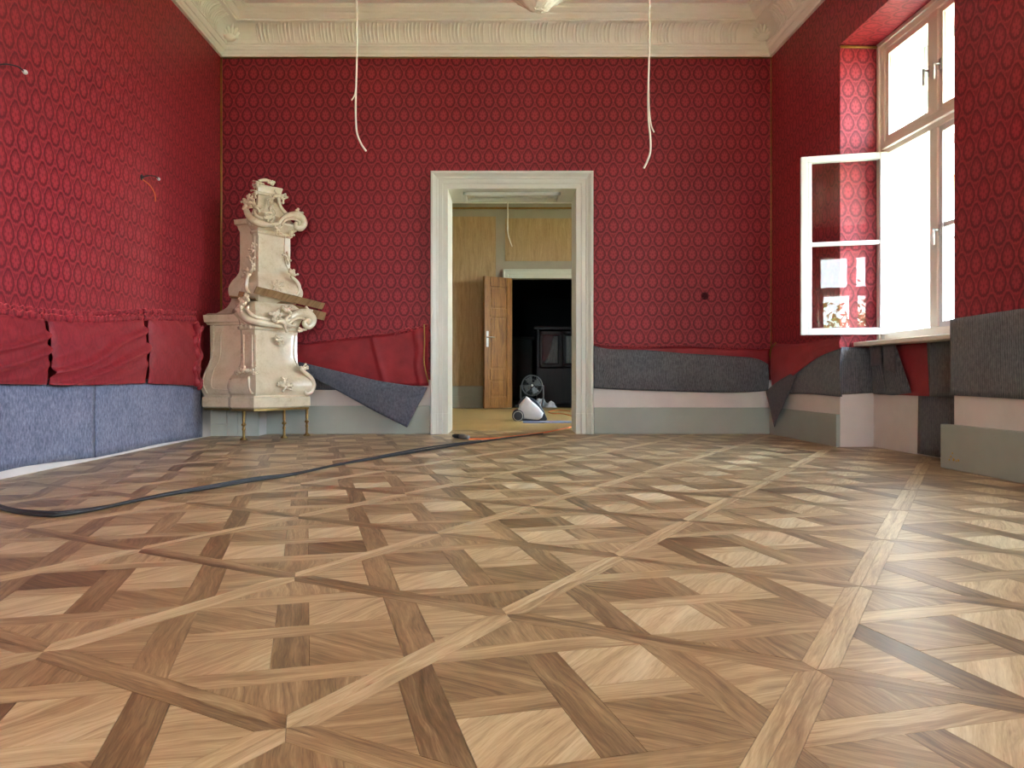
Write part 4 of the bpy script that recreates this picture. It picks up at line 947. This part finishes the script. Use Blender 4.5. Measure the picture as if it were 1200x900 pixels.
# ------------------------------------------------------------------ cables and loose wires
def cable(name, pts, r, mat, label, cat='cable', group=None, k=8):
    m = MB(); m.tube(smooth_path(pts, k), r, 8); return tag(m.build(name, mat, None), label, cat, group)
main = [(-60, 578), (-20, 588), (10, 598), (40, 602.5), (68, 603.5), (110, 597), (150, 588.5), (190, 580.5), (250, 571), (300, 562.5), (340, 556.5), (400, 543.5), (440, 537), (480, 530.5), (520, 524), (560, 518), (600, 512.5), (636, 508.2)]
cable('power_cable', [fl(x, y, .008) for x, y in main], .0075, M_BLACK, 'black power cable snaking across the parquet')
cable('power_cable', [fl(x+4, y-2.2+1.2*math.sin(i*1.3), .007) for i, (x, y) in enumerate(main[:-2])], .006, M_DARK, 'dark grey cable running alongside the black one on the parquet')
cable('extension_lead', [fl(x, y, .006) for x, y in ((548, 514.5), (575, 514), (600, 511.5), (620, 509), (640, 506.5), (655, 503.5), (668, 500.5), (672, 498))], .0065, M_ORANGE, 'orange extension lead coming through the doorway')
cable('extension_lead', [fl(x, y, .006) for x, y in ((672, 488), (660, 485), (648, 484.5), (643, 482.5), (655, 480.5), (668, 482))], .006, M_ORANGE, 'orange lead curled on the floor of the room beyond')
pl = tag(empty('plug_socket', fl(541, 511.5)), 'grey and black plug coupling on the floor by the doorway', 'plug')
a_, b_ = fl(531, 510.5, .02), fl(540, 511.5, .02); m = MB(); m.tube([a_, a_.lerp(b_, .3), b_], [.012, .02, .02], 10); m.build('plug', M_BLACK, pl)
c_ = fl(549, 512.5, .022); m = MB(); m.tube([b_, b_.lerp(c_, .5), c_], [.022, .022, .015], 10); m.build('coupling', plain('grey_plastic', srgb(120, 122, 124), .5), pl)
def hanging(name, D, main_, tail, label, r=.0055):
    rt = tag(empty(name, at(main_[0][0], main_[0][1], D)+Vector((0, 0, 0))), label, 'wire', 'wires hanging from the ceiling')
    top = at(main_[0][0], main_[0][1], D); top.z = ROOM_H
    rt.location = top
    m = MB(); m.tube(smooth_path([top]+[at(x, y, D) for x, y in main_], 8), r, 8); m.build('cable', M_WIRE, rt)
    m = MB(); m.tube(smooth_path([at(x, y, D-.008) for x, y in tail], 6), r*.7, 8); m.build('strand', M_WIRE, rt)
    m = MB(); m.lathe([(.03, 0), (.03, .012), (.012, .02)], (top.x, top.y, ROOM_H-.02), 14); m.build('ceiling_outlet', M_WIRE, rt)
hanging('hanging_wire', 4.6, [(418, 20), (418, 70), (417.3, 100), (416.8, 130), (418, 154), (423, 168), (429, 177)], [(417.5, 95), (416, 110), (412, 117.5)], 'ivory wire hanging from the ceiling with its end bent towards the door')
hanging('hanging_wire', 4.6, [(761, 20), (760.5, 70), (759.5, 110), (760, 140), (762, 160), (762, 178), (758, 190), (754.5, 197)], [(760, 90), (760.5, 125), (763, 146), (766.5, 155)], 'ivory wire hanging from the ceiling with two split strands')
hanging('hanging_wire', 11.0, [(595, 240), (595, 262), (595.5, 275), (600, 289)], [(595, 250), (594.6, 260), (594.5, 270)], 'short ivory wire hanging in the room beyond the doorway', .008)
def wall_wire(px, py, label, k):
    w0 = lwp(px, py, .0); rt = tag(empty('wall_wires', w0), label, 'wire')
    m = MB(); m.lathe([(.022, 0), (.020, .004), (.0, .005)], w0, 12, (1,0,0)); m.build('outlet_hole', M_BLACK, rt)
    m = MB(); m.tube(smooth_path([w0, w0+Vector((.03, .03, .02)), w0+Vector((.05, .10, .035)), w0+Vector((.05, .15, .03))], 5), .004, 6); m.build('dark_wire', M_BLACK, rt)
    m = MB(); m.ball(w0+Vector((.05, .16, .03)), .013, .018, .013); m.build('terminal', M_WHITE, rt)
    if k: m = MB(); m.tube(smooth_path([w0+Vector((.0, .0, -.01)), w0+Vector((.03, .06, -.04)), w0+Vector((.04, .12, -.09)), w0+Vector((.03, .15, -.14))], 5), .004, 6); m.build('copper_wire', M_ORANGE, rt)
wall_wire(166, 208, 'loose lamp wires poking out of the left wall above the stove side', 1)
wall_wire(-5, 77, 'loose lamp wires with white terminal high on the left wall', 0)
p = bw(826, 347, 0); rt = tag(empty('wall_outlet', p), 'dark open outlet hole with frayed cloth in the back wall', 'outlet')
m = MB(); m.lathe([(.035, 0), (.03, .004), (.0, .003)], p+Vector((0, -.001, 0)), 12, (0,-1,0)); m.build('hole', plain('dark_red_hole', srgb(70, 8, 16), .9), rt)
m = MB()
for i in range(5): m.tube(smooth_path([p+Vector((.02*math.cos(i*1.3), -.004, .02*math.sin(i*1.3))), p+Vector((.045*math.cos(i*1.3), -.014, .035*math.sin(i*1.3)))], 3), .003, 5)
m.build('frayed_threads', plain('dark_red_thread', srgb(90, 10, 20), .9), rt)

# ------------------------------------------------------------------ chandelier wrapped in crumpled film
M_FILM = plain('crumpled_film', srgb(236, 230, 218), .25, .1, 30, .5)
CD = 4.2; cc = at(629, 12, CD)
ch = tag(empty('chandelier', (cc.x, cc.y, ROOM_H)), 'chandelier wrapped in crumpled pale film hanging from the ceiling', 'chandelier')
m = MB(); m.smooth = False; rings = []
for i, (h, r_) in enumerate(((0, .02), (.006, .045), (.02, .065), (.05, .10), (.10, .17), (.2, .26), (.34, .30), (.5, .24), (.62, .10), (.70, .03))):
    rings.append([Vector((cc.x+(.004+r_*(1+.28*nz3(j*1.7, i*2.3, 4)))*math.cos(2*PI*j/26)+.01, cc.y+r_*(1+.28*nz3(j*1.7, i*2.3, 4))*math.sin(2*PI*j/26), cc.z+h+.012*nz3(j*2.1, i*1.1, 9))) for j in range(26)])
m.rings(rings); m.build('film_wrap', M_FILM, ch)
m = MB(); m.tube([(cc.x, cc.y, cc.z+.6), (cc.x, cc.y, cc.z+1.0), (cc.x, cc.y, ROOM_H)], .012, 8); m.build('rod', M_BRASS, ch)
m = MB(); m.lathe([(.02, -.06), (.06, -.04), (.08, 0)], (cc.x, cc.y, ROOM_H), 18); m.build('ceiling_rose', M_CORN, ch)

# ------------------------------------------------------------------ vacuum cleaner, fan and rags beyond the doorway
M_VAC = plain('vacuum_white', srgb(226, 228, 230), .35, .03, 8, .5)
VD = 9.5; vc = tag(empty('vacuum_cleaner', fl(618, 492.4)), 'white and black canister vacuum cleaner on the floor beyond the doorway', 'vacuum cleaner')
pf = [(607, 482), (608.5, 474), (613, 469), (617, 464.5), (620, 466.5), (624, 471), (631, 476.5), (637, 484), (635.5, 489), (631, 492), (618, 491), (611, 489)]
m = MB(); m.smooth = True; c0 = at(622, 481, VD); rings = []
for dy, sc in ((-.13, .80), (-.115, .93), (-.08, 1.0), (.08, 1.0), (.115, .93), (.13, .80)):
    rings.append([Vector(((c0.x+(at(x, y, VD).x-c0.x)*sc), VD+dy, c0.z+(at(x, y, VD).z-c0.z)*sc)) for x, y in pf])
m.rings(rings); o = m.build('body', M_VAC, vc)
for dy in (-.15, .15):
    m = MB(); q = at(607, 486.7, VD); q.y = VD+dy; m.lathe([(0, -.02), (.066, -.02), (.072, -.012), (.072, .012), (.066, .02), (0, .02)], q, 24, (0,1,0)); wl = m.build('wheel', M_DARK, vc)
    m = MB(); m.torus(q+Vector((0, -.018 if dy < 0 else .018, 0)), .056, .006, (0,1,0), 24, 6); m.build('wheel_rim', M_STEEL, wl)
m = MB(); m.extrude([at(x, y, VD-.1) for x, y in ((634, 487), (638, 483.5), (641.5, 491.5), (640, 493), (632, 493))], (0, .2, 0)); m.build('bumper', M_DARK, vc, bevel=.01)
m = MB(); m.extrude([at(x, y, VD-.11) for x, y in ((612, 490.5), (633, 491.5), (633, 493.3), (612, 493.3))], (0, .22, 0)); m.build('chassis', M_DARK, vc, bevel=.006)
m = MB(); m.tube(smooth_path([at(620, 466.5, VD), at(627, 470, VD), at(634, 479, VD), at(638, 485, VD)], 5), .014, 8); m.build('handle', M_DARK, vc)
m = MB(); m.tube(smooth_path([at(608, 474, VD), at(611, 468.5, VD), at(616, 465.5, VD)], 5), .012, 8); m.tube(smooth_path([at(604, 475.5, VD), at(607, 476, VD), at(610, 478, VD)], 4), .016, 8); m.build('hose_socket', M_DARK, vc)
FDp = 13.05; fc = at(623.5, 451.8, FDp); fan = tag(empty('floor_fan', (fc.x, FDp, 0)), 'round floor fan with wire guard at the dark doorway', 'fan')
m = MB(); m.torus(fc+Vector((0,-.05,0)), .165, .005, (0,1,0)); m.torus(fc+Vector((0,.05,0)), .165, .005, (0,1,0)); m.torus(fc, .175, .006, (0,1,0)); m.torus(fc+Vector((0,-.065,0)), .10, .003, (0,1,0)); M_FANM = plain('fan_grey', srgb(86, 90, 92), .4, .05, 8, .4); m.build('guard_ring', M_FANM, fan)
m = MB()
for i in range(24):
    a = 2*PI*i/24; d = Vector((math.cos(a), 0, math.sin(a))); m.tube(smooth_path([fc+d*.03+Vector((0,-.075,0)), fc+d*.10+Vector((0,-.068,0)), fc+d*.17+Vector((0,-.02,0))], 3), .0018, 5)
m.build('guard_wire', M_FANM, fan)
M_BLADE = plain('smoky_blade', srgb(96, 100, 100), .4, .05, 8, .4)
for i in range(4):
    a = 2*PI*i/4+.5; d = Vector((math.cos(a), 0, math.sin(a))); e = Vector((-math.sin(a), 0, math.cos(a))); m = MB(); m.smooth = True
    m.grid(lambda u, v: fc+d*(.03+.115*v)+e*(.11*(u-.5)*(.5+.6*v))+Vector((0, .03*(u-.5)-.01, 0)), 6, 5); m.build('blade', M_BLADE, fan, solid=.003)
m = MB(); m.lathe([(0, -.09), (.018, -.088), (.022, -.07), (.022, .0)], fc, 16, (0,1,0)); m.build('hub', M_VAC, fan)
m = MB(); m.lathe([(.03, .0), (.05, .05), (.05, .13), (.03, .15)], fc, 16, (0,1,0)); m.build('motor', M_DARK, fan)
m = MB(); m.tube(smooth_path([fc+Vector((.19, .08, 0)), fc+Vector((.19, .08, -.2)), (fc.x+.16, FDp+.06, .02)], 5), .014, 8); m.tube(smooth_path([fc+Vector((-.19, .08, 0)), fc+Vector((-.19, .08, -.2)), (fc.x-.16, FDp+.06, .02)], 5), .014, 8); m.tube([(fc.x-.19, FDp+.08, fc.z), (fc.x, FDp+.08, fc.z), (fc.x+.19, FDp+.08, fc.z)], .012, 8); m.build('stand', M_FANM, fan)
for sx_ in (-.16, .16): m = MB(); m.tube([(fc.x+sx_, FDp-.12, .014), (fc.x+sx_, FDp, .014), (fc.x+sx_, FDp+.2, .014)], .014, 8); m.build('foot', M_DARK, fan)
M_RAG = plain('pale_rag', srgb(190, 194, 200), .9, .1, 20, .1)
for k, (x, y, w_, lab) in enumerate(((634, 477, .16, 'larger crumpled pale rag on the floor beside the fan'), (646, 477.5, .10, 'smaller crumpled pale rag on the floor by the dark doorway'))):
    q = fl(x, y); m = MB(); m.smooth = True
    m.grid(lambda u, v: q+Vector(((u-.5)*2*w_, (v-.5)*1.4*w_, max(.004, (.13-.03*k)*math.sin(PI*u)*math.sin(PI*v)*(1+.8*nz3(u*5, v*5, k))))), 18, 14); tag(m.build('rag', M_RAG, None, solid=.003), lab, 'rag')
M_MAT = plain('blue_paper', srgb(112, 120, 148), .8, .05, 10, .2)
a_, b_, c_, d_ = fl(613, 495.8), fl(676, 495.8), fl(676, 493.6), fl(613, 493.6)
m = MB(); m.hexa([a_, b_, c_, d_]+[p+Vector((0,0,.004)) for p in (a_, b_, c_, d_)]); tag(m.build('protective_mat', M_MAT, None), 'blue-grey mat under the vacuum cleaner', 'mat')
for q in (vc,): q.location = q.location
